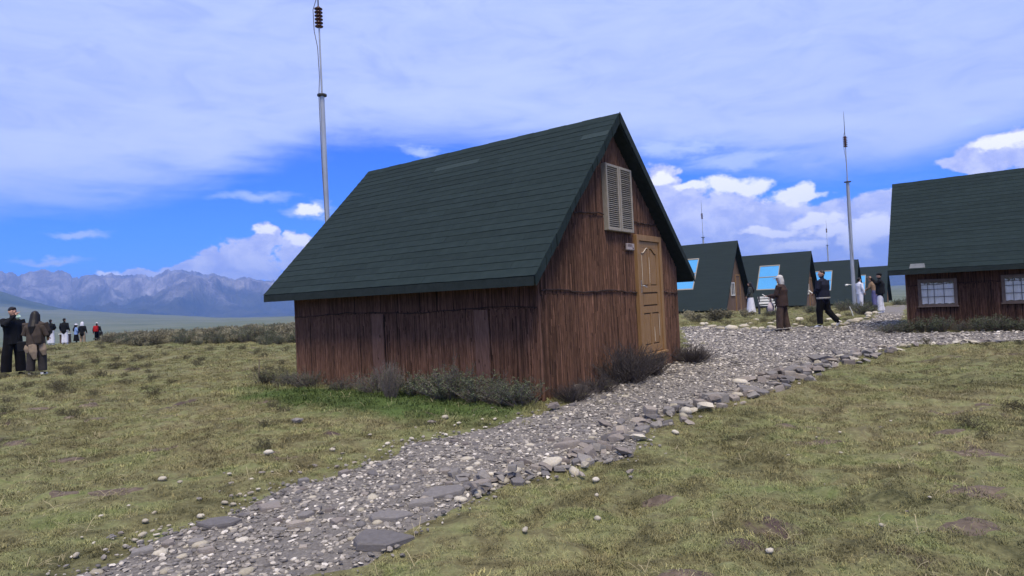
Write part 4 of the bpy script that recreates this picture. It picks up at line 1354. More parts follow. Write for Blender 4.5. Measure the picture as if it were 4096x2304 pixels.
mast('lightning_mast', 17.76, 33.0, Hs(17.76, 33.0), 6.73, .095, 'galvanised lightning mast with white lamp standing before the third steep hut', 10.48, True)
mast('lightning_mast', 19.2, 62.9, Hs(19.2, 62.9), 6.71, .105, 'thin distant mast rising above the roof of the nearest steep hut', 10.45, False, False)
mast('lightning_mast', 44.0, 87.9, Hs(44.0, 87.9), 6.9, .105, 'thin distant mast rising above the third steep hut roof', 10.5, False, False)

# ------------------------------------------------------------------ stones one can pick out
def put_stone(me, x, y, sx, sy, sz, parent, sink=0.25, rz=None, tilt=0.15, lift=0.0):
    o = bpy.data.objects.new('stone', me)
    COL.objects.link(o); o.parent = parent
    o.scale = (sx, sy, sz)
    o.rotation_euler = (random.uniform(-tilt, tilt), random.uniform(-tilt, tilt), random.uniform(0, 6.28) if rz is None else rz)
    o.location = (x, y, Hs(x, y) + 0.012 + sz * (0.35 - sink) + lift)
    return o
SLABS = {k: [slab(M[k], random.choice((4, 5, 6)), random.uniform(.20, .32)) for _ in range(6)] for k in ('slate', 'brown')}
ROCKS = {k: [rock(M[k], 13) for _ in range(6)] for k in ('slate', 'brown', 'pale')}
PEBB = {k: [pebble(M[k], 22, 1, random.uniform(.7, .95), random.uniform(.6, .8)) for _ in range(5)] for k in ('pale', 'slate', 'brown')}
BIG = [('slate', -0.86, 3.79, 0.36, 0.30), ('slate', -0.87, 4.19, 0.27, 0.22), ('slate', -0.68, 4.42, 0.26, 0.20), ('slate', -0.55, 4.62, 0.35, 0.22), ('brown', -1.78, 4.49, 0.20, 0.18),
       ('slate', -2.25, 3.78, 0.17, 0.15), ('slate', -2.0, 4.21, 0.28, 0.17), ('brown', -1.46, 5.27, 0.13, 0.13), ('slate', -1.73, 5.08, 0.12, 0.12), ('brown', -1.47, 4.12, 0.15, 0.12),
       ('slate', -1.46, 4.29, 0.10, 0.10), ('brown', -1.2, 4.14, 0.14, 0.10), ('brown', -2.16, 3.88, 0.10, 0.09), ('slate', -1.99, 3.89, 0.11, 0.10), ('brown', -0.61, 5.14, 0.13, 0.10),
       ('brown', -0.78, 5.17, 0.08, 0.08), ('pale', -0.42, 5.22, 0.08, 0.07), ('slate', -0.11, 4.95, 0.14, 0.12), ('brown', 0.13, 5.14, 0.13, 0.11), ('pale', 0.19, 5.10, 0.09, 0.08)]
for (k, x, y, sx, sy) in BIG:
    if k == 'pale':
        put_stone(random.choice(PEBB['pale']), x, y, sx, sy, sx * .7, gravel_path)
    else:
        put_stone(random.choice(SLABS[k]), x, y, sx * 1.06, sy * 1.06, .085 if sx > .2 else .07, gravel_path, 0.22, random.uniform(-.5, .5), .09)
cnt = 0
while cnt < 235:                                   # the larger pebbles of the near path
    x, y = random.uniform(-2.7, 1.6), random.uniform(3.2, 8.4)
    if float(path_sd(np.array([x]), np.array([y]))[0]) > -0.02:
        continue
    q_ = random.random()
    s_ = random.uniform(.035, .085) if q_ < .75 else random.uniform(.08, .13)
    k = random.choices(('pale', 'slate', 'brown'), (.42, .36, .22))[0]
    me = random.choice(PEBB[k]) if (k == 'pale' or random.random() < .35) else random.choice(SLABS[k] if k != 'pale' else ROCKS[k])
    put_stone(me, x, y, s_, s_ * random.uniform(.65, 1), s_ * (.6 if me in PEBB[k] else .55), gravel_path)
    cnt += 1

# piled edging along the right-hand side of the path
edging = empty('stone_edging', (0, 0, 0))
tag(edging, 'low line of piled grey and brown stones edging the right side of the path', 'edging')
ER = np.array(EDGE_R[4:17])[::-1]
seg = np.hypot(*np.diff(ER, axis=0).T); cum_ = np.concatenate([[0], np.cumsum(seg)])
def along(s):
    i = min(int(np.searchsorted(cum_, s, 'right')) - 1, len(seg) - 1)
    t_ = (s - cum_[i]) / seg[i]; d_ = (ER[i + 1] - ER[i]) / seg[i]
    return ER[i] + (ER[i + 1] - ER[i]) * t_, np.array([-d_[1], d_[0]])
for _ in range(420):
    s = random.uniform(0, 1) ** 1.25 * cum_[-1] * .985
    if len(edging.children) > 275:
        break
    pile = 0.5 + 0.5 * math.sin(s * 2.1 + .6)
    if random.random() > 0.40 + 0.60 * pile:
        continue
    p_, nrm = along(s)
    near_ = 1 - s / cum_[-1]
    off = random.gauss(0.06, 0.14 + .05 * (1 - near_))
    x, y = p_ + nrm * off
    s_ = random.uniform(.07, .19) * (1 + .55 * (1 - near_)) * (1.25 if random.random() < .2 else 1)
    k = random.choices(('slate', 'brown', 'pale'), (.42, .45, .13))[0]
    me = random.choice(ROCKS[k]) if random.random() < .55 else random.choice(SLABS[k] if k != 'pale' else PEBB[k])
    flat = 1.0 if me in ROCKS[k] else .75
    put_stone(me, x, y, s_, s_ * random.uniform(.6, .95), s_ * random.uniform(.6, 1.0) * flat, edging, .2, None, .35, max(0, random.gauss(0, .03)) if abs(off) < .15 and pile > .6 else 0)
for (k, x, y, sx, sy) in [('pale', 3.06, 8.71, .24, .20), ('brown', 3.24, 8.92, .36, .26), ('slate', 1.83, 7.32, .38, .26), ('slate', 2.35, 7.55, .42, .28), ('brown', .50, 5.44, .19, .16), ('brown', .44, 5.74, .24, .18),
                          ('brown', 1.52, 7.05, .20, .18), ('slate', .60, 5.80, .20, .15), ('slate', 5.14, 10.73, .60, .30), ('slate', 4.10, 9.60, .46, .26), ('brown', 3.47, 8.50, .22, .2), ('pale', 2.70, 7.80, .16, .13)]:
    me = random.choice(PEBB['pale']) if k == 'pale' else random.choice(ROCKS[k] + SLABS[k][:2])
    put_stone(me, x, y, sx, sy, sx * (.62 if k == 'pale' else .5), edging, .18, random.uniform(-.4, .4), .12)

# pale boulders along the far side of the track
kerb = empty('boulder_row', (0, 0, 0))
tag(kerb, 'row of pale rounded stones along the far edge of the gravel track', 'edging')
for (x, y) in [(7.19, 24.5), (6.98, 22.34), (7.11, 20.6), (7.37, 20.2), (7.83, 20.3), (6.83, 20.9), (9.07, 22.28), (6.41, 21.3), (9.18, 20.75), (9.16, 20.2), (9.33, 19.7), (10.02, 19.3), (10.47, 19.9), (11.03, 21.63), (10.28, 24.76), (10.79, 23.92),
               (7.6, 20.35), (8.3, 20.3), (8.7, 20.25), (9.7, 19.35), (10.8, 20.4), (11.4, 21.1), (12.0, 22.2), (12.7, 23.0), (13.4, 24.0), (8.0, 22.0), (8.5, 23.1), (9.6, 23.4), (11.6, 23.3), (7.3, 23.9), (12.9, 25.3), (14.2, 25.2), (15.1, 26.7), (9.9, 26.0), (11.2, 26.6)]:
    s_ = random.uniform(.2, .46)
    put_stone(random.choice(PEBB['pale']), x + random.uniform(-.1, .1), y + random.uniform(-.1, .1), s_, s_ * random.uniform(.6, .9), s_ * random.uniform(.45, .75), kerb, .2)
lower = empty('boulder_row', (0, 0, 0))
tag(lower, 'rough low line of stones between the gravel track and the right field', 'edging')
for _ in range(60):
    t_ = random.random()
    a, b = (np.array([6.3, 11.6]), np.array([11.0, 12.1])) if t_ > .2 else (np.array([5.4, 10.7]), np.array([6.6, 11.9]))
    u_ = random.random(); p_ = a + (b - a) * u_ + np.array([0, .75 * math.sin(math.pi * u_) if t_ > .2 else 0]) + np.array([random.gauss(0, .1), random.gauss(0, .12)])
    k = random.choices(('slate', 'pale', 'brown'), (.45, .35, .2))[0]; s_ = random.uniform(.07, .26)
    put_stone(random.choice(ROCKS[k]), p_[0], p_[1], s_, s_ * .8, s_ * random.uniform(.4, .7), lower, .2, None, .3)

# stones lying in the turf
for (k, x, y, s_) in [('pale', -2.34, 5.93, .10), ('slate', -2.56, 7.37, .17), ('pale', -0.81, 7.08, .10), ('brown', -0.95, 6.94, .12), ('pale', .56, 4.79, .075), ('pale', .05, 4.75, .05), ('pale', .53, 4.52, .05), ('brown', .47, 4.86, .09),
                      ('brown', .84, 4.88, .08), ('slate', .83, 4.8, .05), ('pale', .01, 3.84, .055), ('pale', .47, 4.03, .06), ('pale', 2.04, 3.63, .045), ('pale', 1.28, 3.34, .05), ('brown', .42, 7.42, .24), ('brown', .84, 8.55, .26),
                      ('pale', -2.93, 5.21, .075), ('pale', -2.55, 4.31, .055), ('pale', -2.22, 4.4, .06)]:
    put_stone(random.choice((PEBB if k == 'pale' else ROCKS)[k]), x, y, s_, s_ * .85, s_ * .75, ground, .12)
cnt = 0
while cnt < 90:
    near_ = random.random() < .6
    if near_:
        i = random.randrange(2, 17); a, b = np.array(EDGE_L[i]), np.array(EDGE_L[i + 1])
        p_ = a + (b - a) * random.random() + np.array([-.8, .6]) * abs(random.gauss(0, .35)) + np.array([-.05, .04])
        x, y = p_
    else:
        aa, q_ = R(random.uniform(-40, 40)), random.uniform(3.3, 12); x, y = q_ * math.sin(aa), q_ * math.cos(aa)
    if float(path_sd(np.array([x]), np.array([y]))[0]) < .03:
        continue
    la, lb_ = hut_local(x, y, HUT_O)
    if -.2 < la < HUT_W and -.2 < lb_ < HUT_L:
        continue
    k = random.choices(('pale', 'slate', 'brown'), (.5, .22, .28))[0]
    s_ = random.uniform(.025, .07) if near_ else random.uniform(.02, .04)
    put_stone(random.choice((PEBB if k == 'pale' else ROCKS)[k]), x, y, s_, s_ * random.uniform(.65, 1), s_ * .65, ground, .12)
    cnt += 1

# ------------------------------------------------------------------ shrubs
def shrub_mesh(seed, stems=70, sub=5, leaf=900, up=0.5, wig=0.16, leafsize=0.020, rad=0.0075, twig='shrub_twig', leafm='shrub_leaf'):
    """about 1 m wide and 0.9 m tall; returns branch and leaf meshes"""
    rnd = random.Random(seed)
    b_ = MB(); lv, lf = [], []
    tips = []
    for _ in range(stems):
        a = rnd.uniform(0, 6.283); spread = rnd.uniform(0.05, 1.0)
        d = Vector((math.cos(a) * spread, math.sin(a) * spread, up + rnd.random() * .6)).normalized()
        p0 = Vector((math.cos(a) * .12 * spread, math.sin(a) * .12 * spread, -.04))
        Ln = rnd.uniform(.40, .78)
        pts = [p0]; q_ = p0.copy(); dd_ = d.copy()
        for k in range(4):
            dd_ = (dd_ + Vector((rnd.uniform(-1, 1), rnd.uniform(-1, 1), rnd.uniform(-.4, .8))) * wig).normalized()
            q_ = q_ + dd_ * (Ln / 4); pts.append(q_.copy())
        b_.tube(pts, [rad * f for f in (1.1, .9, .75, .55, .3)], 3, cap=False)
        for k in range(sub):
            t_ = rnd.uniform(1.0, 3.95); i = int(t_); base_ = pts[i].lerp(pts[min(i + 1, 4)], t_ - i)
            sd_ = (dd_ + Vector((rnd.uniform(-1, 1), rnd.uniform(-1, 1), rnd.uniform(-.3, 1.0)))).normalized()
            m1 = base_ + sd_ * rnd.uniform(.05, .11); m2 = m1 + (sd_ + Vector((rnd.uniform(-.6, .6), rnd.uniform(-.6, .6), .3))).normalized() * rnd.uniform(.04, .10)
            b_.tube([base_, m1, m2], [rad * .5, rad * .4, rad * .22], 3, cap=False)
            tips += [m1, m2]
        tips.append(pts[-1])
    for _ in range(leaf):
        c_ = rnd.choice(tips) + Vector((rnd.gauss(0, .02), rnd.gauss(0, .02), rnd.gauss(0, .02)))
        if c_.z < .02:
            continue
        u_, v_ = rnd_unit(), rnd_unit()
        s_ = leafsize * rnd.uniform(.5, 1.2); n0 = len(lv)
        lv += [c_ - u_ * s_, c_ + v_ * s_ * .45, c_ + u_ * s_, c_ - v_ * s_ * .45]
        lf.append((n0, n0 + 1, n0 + 2, n0 + 3))
    tw = b_.build('branches', M[twig]); tme = tw.data; bpy.data.objects.remove(tw)
    lme = None
    if lf:
        lme = mesh_np('foliage', [tuple(v) for v in lv], lf); lme.materials.append(M[leafm])
    return tme, lme

SHR = {'grey': [shrub_mesh(1, 80, 6, 1400, .45), shrub_mesh(2, 90, 6, 1700, .35, .2)],
       'green': [shrub_mesh(3, 70, 6, 3200, .5, .18, .024), shrub_mesh(4, 70, 6, 3000, .4, .2, .024)],
       'dark': [shrub_mesh(5, 190, 9, 0, .45, .22, .02, .005, 'twig_dark'), shrub_mesh(6, 170, 9, 150, .4, .24, .016, .005, 'twig_dark')],
       'upright': [shrub_mesh(7, 130, 5, 500, 1.3, .1)],
       'heath': [shrub_mesh(8, 40, 6, 2200, .6, .18, .042, .006, 'heath_twig', 'heath_leaf'), shrub_mesh(9, 40, 6, 2000, .5, .2, .045, .006, 'heath_twig', 'heath_leaf')]}
def shrub(kind, x, y, w, h_, label, group=None, var=0, z=None):
    root = empty('shrub', (x, y, Hs(x, y) - .01 if z is None else z), random.uniform(0, 6.28))
    tme, lme = SHR[kind][var % len(SHR[kind])]
    for nme, me in (('branches', tme), ('foliage', lme)):
        if me is not None:
            o = bpy.data.objects.new(nme, me); COL.objects.link(o); o.parent = root
            o.scale = (w, w * random.uniform(.8, 1.1), h_ / .85)
    tag(root, label, 'shrub', group)
    return root
def keep_out(x, y):
    la, lb_ = hut_local(x, y, HUT_O); la, lb_ = float(la), float(lb_)
    if lb_ > -.1 and la > -.32 and la < 1.0:
        la = -.32
    elif la > 0 and lb_ > -.32 and la < HUT_W:
        lb_ = -.32
    return HUT_O[0] + la * GV[0] + lb_ * BV[0], HUT_O[1] + la * GV[1] + lb_ * BV[1]
HB = [('grey', -4.10, 11.35, .62, .42, 'grey twiggy shrub at the far left corner of the nearest hut'),
      ('grey', -3.45, 10.95, .62, .36, 'low grey shrub beside the far left corner shrub of the nearest hut'),
      ('grey', -3.0, 10.75, .7, .38, 'low sparse shrub against the left wall, third from its far corner'),
      ('grey', -2.50, 10.0, .5, .28, 'thin low shrub against the left wall left of the first pale plank'),
      ('upright', -1.72, 8.66, .50, .62, 'upright pale grey tuft-like shrub standing before the left wall'),
      ('grey', -2.0, 9.3, .75, .46, 'grey shrub just behind the upright tuft-like shrub'),
      ('green', -1.30, 9.0, .65, .40, 'low dark green shrub right of the upright tuft-like shrub'),
      ('green', -0.91, 8.55, .8, .50, 'wide leafy shrub before the second pale plank'),
      ('grey', -0.60, 8.75, .6, .70, 'tall thin shrub rising against the second pale plank'),
      ('green', -0.50, 8.22, .80, .48, 'dense dark leafy shrub in the middle of the hut corner thicket'),
      ('grey', -0.15, 8.0, .75, .46, 'twiggy shrub with pale leaf tips before the near hut corner'),
      ('green', 0.12, 7.85, .75, .44, 'leafy shrub at the near corner of the hut'),
      ('dark', 0.55, 8.0, .60, .30, 'dark bare shrub just right of the near hut corner'),
      ('dark', 0.98, 8.45, .65, .32, 'dark bare shrub below the left part of the gable'),
      ('dark', 1.55, 9.15, 1.05, .74, 'large dark purple bare shrub left of the door'),
      ('dark', 1.95, 9.80, .80, .52, 'dark bare shrub touching the left door jamb'),
      ('dark', 3.0, 11.25, .80, .46, 'dark bare shrub at the right corner of the nearest hut'),
      ('dark', 3.30, 11.6, .55, .30, 'small dark shrub on the gravel right of the nearest hut')]
for i, (k, x, y, w, h_, lb) in enumerate(HB):
    x, y = keep_out(x, y)
    shrub(k, x, y, w * .95, h_ * .95, lb, 'shrubs round the nearest hut', i)
RB = ['dark leafy shrub at the left corner of the right-hand reed hut', 'shrub second from the left corner of the right-hand reed hut', 'shrub below the left side of the left window', 'shrub below the middle of the left window',
      'shrub below the right side of the left window', 'shrub between the two windows, nearer the left one', 'shrub between the two windows, nearer the right one', 'shrub below the left side of the right window', 'shrub below the right window at the frame edge']
for i, lb in enumerate(RB):
    t_ = 5.45 - i * .37
    x, y = RH_O[0] + t_ * BV[0] - .50 * GV[0], RH_O[1] + t_ * BV[1] - .50 * GV[1]
    shrub('green' if i % 4 else 'grey', x, y, random.uniform(.6, .85), random.uniform(.28, .50), lb, 'shrubs along the right-hand hut', i)
MBs = [(7.69, 26.94, .50, 'rounded grey-green shrub left of the seated bench area, nearest the reed hut'), (8.65, 27.3, .62, 'large grey-green shrub in front of the nearest steep hut'), (9.69, 29.1, .50, 'grey-green shrub below the front corner of the nearest steep hut'),
       (10.35, 28.39, .42, 'low shrub left of the woman in the white skirt'), (8.81, 32.0, .45, 'low shrub against the base of the nearest steep hut'), (14.04, 30.05, .55, 'brownish shrub between the second steep hut and the walking man'),
       (16.19, 30.98, .66, 'green shrub left of the lamp mast foot'), (14.6, 26.41, .66, 'green shrub in front of the lamp mast with a stick beside it'), (18.4, 32.9, .5, 'green shrub behind the person in white'),
       (23.37, 38.5, .62, 'dark green shrub beyond the photographing person'), (26.5, 42.0, .7, 'green shrub by the far steep hut'), (11.9, 29.2, .4, 'low shrub in front of the bench'), (15.3, 27.4, .5, 'low green shrub right of the stick by the track')]
for i, (x, y, h_, lb) in enumerate(MBs):
    shrub('green' if i > 4 else 'heath', x, y, h_ * 1.7, h_, lb, 'shrubs before the steep huts', i)
# heath on the rim of the plateau
HS = []
for (t_, l_) in SHR['heath'] + SHR['green'][:1]:
    bmj = bmesh.new(); bmj.from_mesh(t_)
    n0 = len(bmj.faces)
    if l_:
        bmj.from_mesh(l_)
    me = bpy.data.meshes.new('heath'); bmj.faces.ensure_lookup_table()
    for i, f_ in enumerate(bmj.faces):
        f_.material_index = 0 if i < n0 else 1
    bmj.to_mesh(me); bmj.free()
    me.materials.append(t_.materials[0]); me.materials.append(l_.materials[0] if l_ else t_.materials[0]); HS.append(me)
n = 5200
a = np.radians(rng.uniform(-36.5, -12, n)); q = np.sqrt(rng.random(n)) * 56
x, y = q * np.sin(a), q * np.cos(a)
ad = np.degrees(a)
r0 = np.interp(ad, [-36.5, -33.6, -32.6, -31.0, -26, -19, -12], [66, 64, 47, 34, 28.5, 25, 24]) + (fbm(x * .3, y * .3, 3, 88) - .5) * 9
keep = (q > r0) & (fbm(x * .55, y * .55, 3, 99) > .42)
x, y = x[keep], y[keep]
heath = scatter('heath_shrubs', np.stack([x, y, H(x, y) - .03], -1), .30 + .62 * rng.random(len(x)) ** 2.0, HS, .15)
tag(heath, 'grey-green belt of low heath shrubs along the plateau rim', 'heath')
n = 750
a = np.radians(-42 + 84 * rng.random(n) ** 1.5); q = rng.random(n) ** .8 * 38 + 5
x, y = q * np.sin(a), q * np.cos(a)
d = np.where((x > -4) & (x < 25), path_sd(x, y), 9)
keep = (d > .3) & (fbm(x * .4, y * .4, 3, 120) > .50)
for o in (HUT_O, RH_O):
    la, lb_ = hut_local(x, y, o); keep &= ~((la > -.3) & (la < HUT_W + .3) & (lb_ > -.3) & (lb_ < HUT_L + .3))
x, y = x[keep], y[keep]
q_keep = q[keep]
M['cushion'] = pmat('cushion_plant', (0.055, 0.050, 0.026), (0.135, 0.120, 0.068), 25, 0.9, 0.0, rnd=0.3)
HT = [shrub_mesh(31, 60, 4, 1100, .35, .2, .045, .006, 'heath_twig', 'cushion')]
me = HT[0][1]
tus = scatter('low_cushion_plants', np.stack([x, y, H(x, y) - .015], -1), rng.uniform(.09, .16, len(x)) * (1 + q_keep / 26), [me], .1)
tag(tus, 'low dark cushion plants dotted through the turf', 'plants')

# ------------------------------------------------------------------ people
def cloth(name, c, var=.25, rough=.9, sc=9):
    return pmat('cloth_' + name, tuple(v * (1 - var) for v in c), tuple(v * (1 + var) for v in c), sc, rough, .35, .012, spec=.15)
CL = {'black': cloth('black', (.010, .011, .014)), 'blacker': cloth('black_trousers', (.006, .006, .008)), 'navy': cloth('navy', (.016, .018, .034)), 'white': cloth('white', (.62, .62, .68), .1),
      'offwhite': cloth('offwhite', (.48, .47, .46), .12), 'brown': cloth('brown', (.062, .048, .040)), 'umber': cloth('umber', (.050, .032, .028), .35), 'umber2': cloth('umber_trousers', (.062, .042, .034), .4), 'beige': cloth('beige', (.24, .185, .135)),
      'grey': cloth('dark_grey', (.040, .035, .035)), 'blue': cloth('pale_blue', (.22, .34, .62), .12), 'khaki': cloth('khaki', (.26, .20, .14)), 'red': cloth('red', (.42, .018, .022)), 'tan': cloth('tan', (.20, .135, .085)),
      'violet': cloth('violet_blue', (.10, .10, .22)), 'pattern': cloth('patterned', (.052, .058, .055), .75, .9, 28), 'bluebelt': cloth('blue_hem', (.08, .10, .42)), 'skin': pmat('skin', (.42, .235, .165), (.50, .29, .21), 7, .55, .1, .003), 'hair': pmat('black_hair', (.006, .005, .005), (.014, .011, .010), 30, .5, .3, .004, stretch=(6, 6, 1)),
      'hairbrown': pmat('brown_hair', (.020, .012, .008), (.035, .022, .015), 30, .5, .3, .004), 'shoe': cloth('white_shoe', (.66, .65, .63), .08), 'darkshoe': cloth('dark_shoe', (.02, .018, .018)), 'eye': pmat('eye_dark', (.01, .008, .008), (.02, .016, .015), 10, .3, 0)}
TMP = bpy.data.scenes.new('remesh_bench')
def ring_tube(V, F, pts, rads, seg=12):
    """closed elliptical tube; rads as (side, depth); rings face along the path"""
    n0 = len(V); pts = [Vector(p) for p in pts]
    for i, p in enumerate(pts):
        d = pts[min(i + 1, len(pts) - 1)] - pts[max(i - 1, 0)]
        d = d.normalized() if d.length > 1e-6 else Vector((0, 0, 1))
        ref = Vector((1, 0, 0)) if abs(d.x) < .85 else Vector((0, 1, 0))
        a = (ref - d * ref.dot(d)).normalized(); b = d.cross(a)
        r_ = rads[i]; rx, ry = (r_, r_) if isinstance(r_, (int, float)) else r_
        for k in range(seg):
            w = 2 * math.pi * k / seg
            V.append(p + a * rx * math.cos(w) + b * ry * math.sin(w))
    for i in range(len(pts) - 1):
        for k in range(seg):
            k2 = (k + 1) % seg
            F.append((n0 + i * seg + k, n0 + i * seg + k2, n0 + (i + 1) * seg + k2, n0 + (i + 1) * seg + k))
    F.append(tuple(n0 + k for k in range(seg - 1, -1, -1))); F.append(tuple(n0 + (len(pts) - 1) * seg + k for k in range(seg)))

def ball(c, rx, ry, rz, n=7):
    """an ellipsoid as a tube along z"""
    P, Rr = [], []
    for k in range(n):
        t_ = -math.cos(math.pi * (k + .35) / (n - 1 + .7))
        w = math.sqrt(max(0.02, 1 - t_ * t_)); P.append((c[0], c[1], c[2] + rz * t_)); Rr.append((rx * w, ry * w))
    return P, Rr

def fuse(name, prims, parent, voxel, smooth_it=4):
    """prims: (points, radii, material key); grown into one skin"""
    V, F = [], []
    for (P, Rr, _) in prims:
        ring_tube(V, F, P, Rr)
    me = bpy.data.meshes.new(name); me.from_pydata([tuple(v) for v in V], [], F)
    bm = bmesh.new(); bm.from_mesh(me); bmesh.ops.recalc_face_normals(bm, faces=bm.faces); bm.to_mesh(me); bm.free()
    o = bpy.data.objects.new(name, me); TMP.collection.objects.link(o)
    md = o.modifiers.new('r', 'REMESH'); md.mode = 'VOXEL'; md.voxel_size = voxel
    ms = o.modifiers.new('s', 'SMOOTH'); ms.factor = .5; ms.iterations = smooth_it
    vl = TMP.view_layers[0]; vl.update()
    dg = vl.depsgraph; dg.update()
    res = bpy.data.meshes.new_from_object(o.evaluated_get(dg))
    bpy.data.objects.remove(o)
    res.name = name
    keys = []
    for (_, _, k) in prims:
        if k not in keys:
            keys.append(k)
    n = len(res.polygons)
    cen = np.zeros(n * 3, np.float32); res.polygons.foreach_get('center', cen); cen = cen.reshape(-1, 3)
    best = np.full(n, 1e9); idx = np.zeros(n, np.int32)
    for (P, Rr, k) in prims:
        for i in range(len(P) - 1):
            a, b = np.array(P[i], float), np.array(P[i + 1], float)
            ra = np.mean(Rr[i]); rb = np.mean(Rr[i + 1]); ab = b - a
            t_ = np.clip(((cen - a) @ ab) / max(1e-9, ab @ ab), 0, 1)
            q_ = np.linalg.norm(cen - a - t_[:, None] * ab, axis=1) / (ra + (rb - ra) * t_ + 1e-6)
            s_ = q_ < best
            best[s_] = q_[s_]; idx[s_] = keys.index(k)
    res.materials.clear()
    for k in keys:
        res.materials.append(CL[k])
    res.polygons.foreach_set('material_index', idx)
    return link(name, res, None, parent, True)

def hand_prims(el, wr, side, key='skin', curl=.5):
    el, wr = Vector(el), Vector(wr)
    d = (wr - el).normalized(); s = d.cross(Vector((0, 0, 1)))
    s = s.normalized() if s.length > .1 else Vector((1, 0, 0))
    n_ = s.cross(d).normalized() * -1
    out = [([wr - d * .01, wr + d * .04, wr + d * .085], [(.024, .020), (.038, .018), (.036, .014)], key)]
    for k, (o_, l_) in enumerate(((-.028, .066), (-.010, .078), (.009, .072), (.027, .056))):
        r0_ = wr + d * .08 + s * o_; r1 = r0_ + (d + n_ * curl * .5).normalized() * l_ * .5; r2 = r1 + (d + n_ * curl * 1.6).normalized() * l_ * .5
        out.append(([r0_, r1, r2], [.0095, .009, .0075], key))
    th = wr + d * .03 + s * side * .034
    out.append(([th, th + (d * .7 + s * side * .6 + n_ * .2) * .035, th + (d * .9 + s * side * .5 + n_ * .5) * .062], [.012, .011, .009], key))
    return out

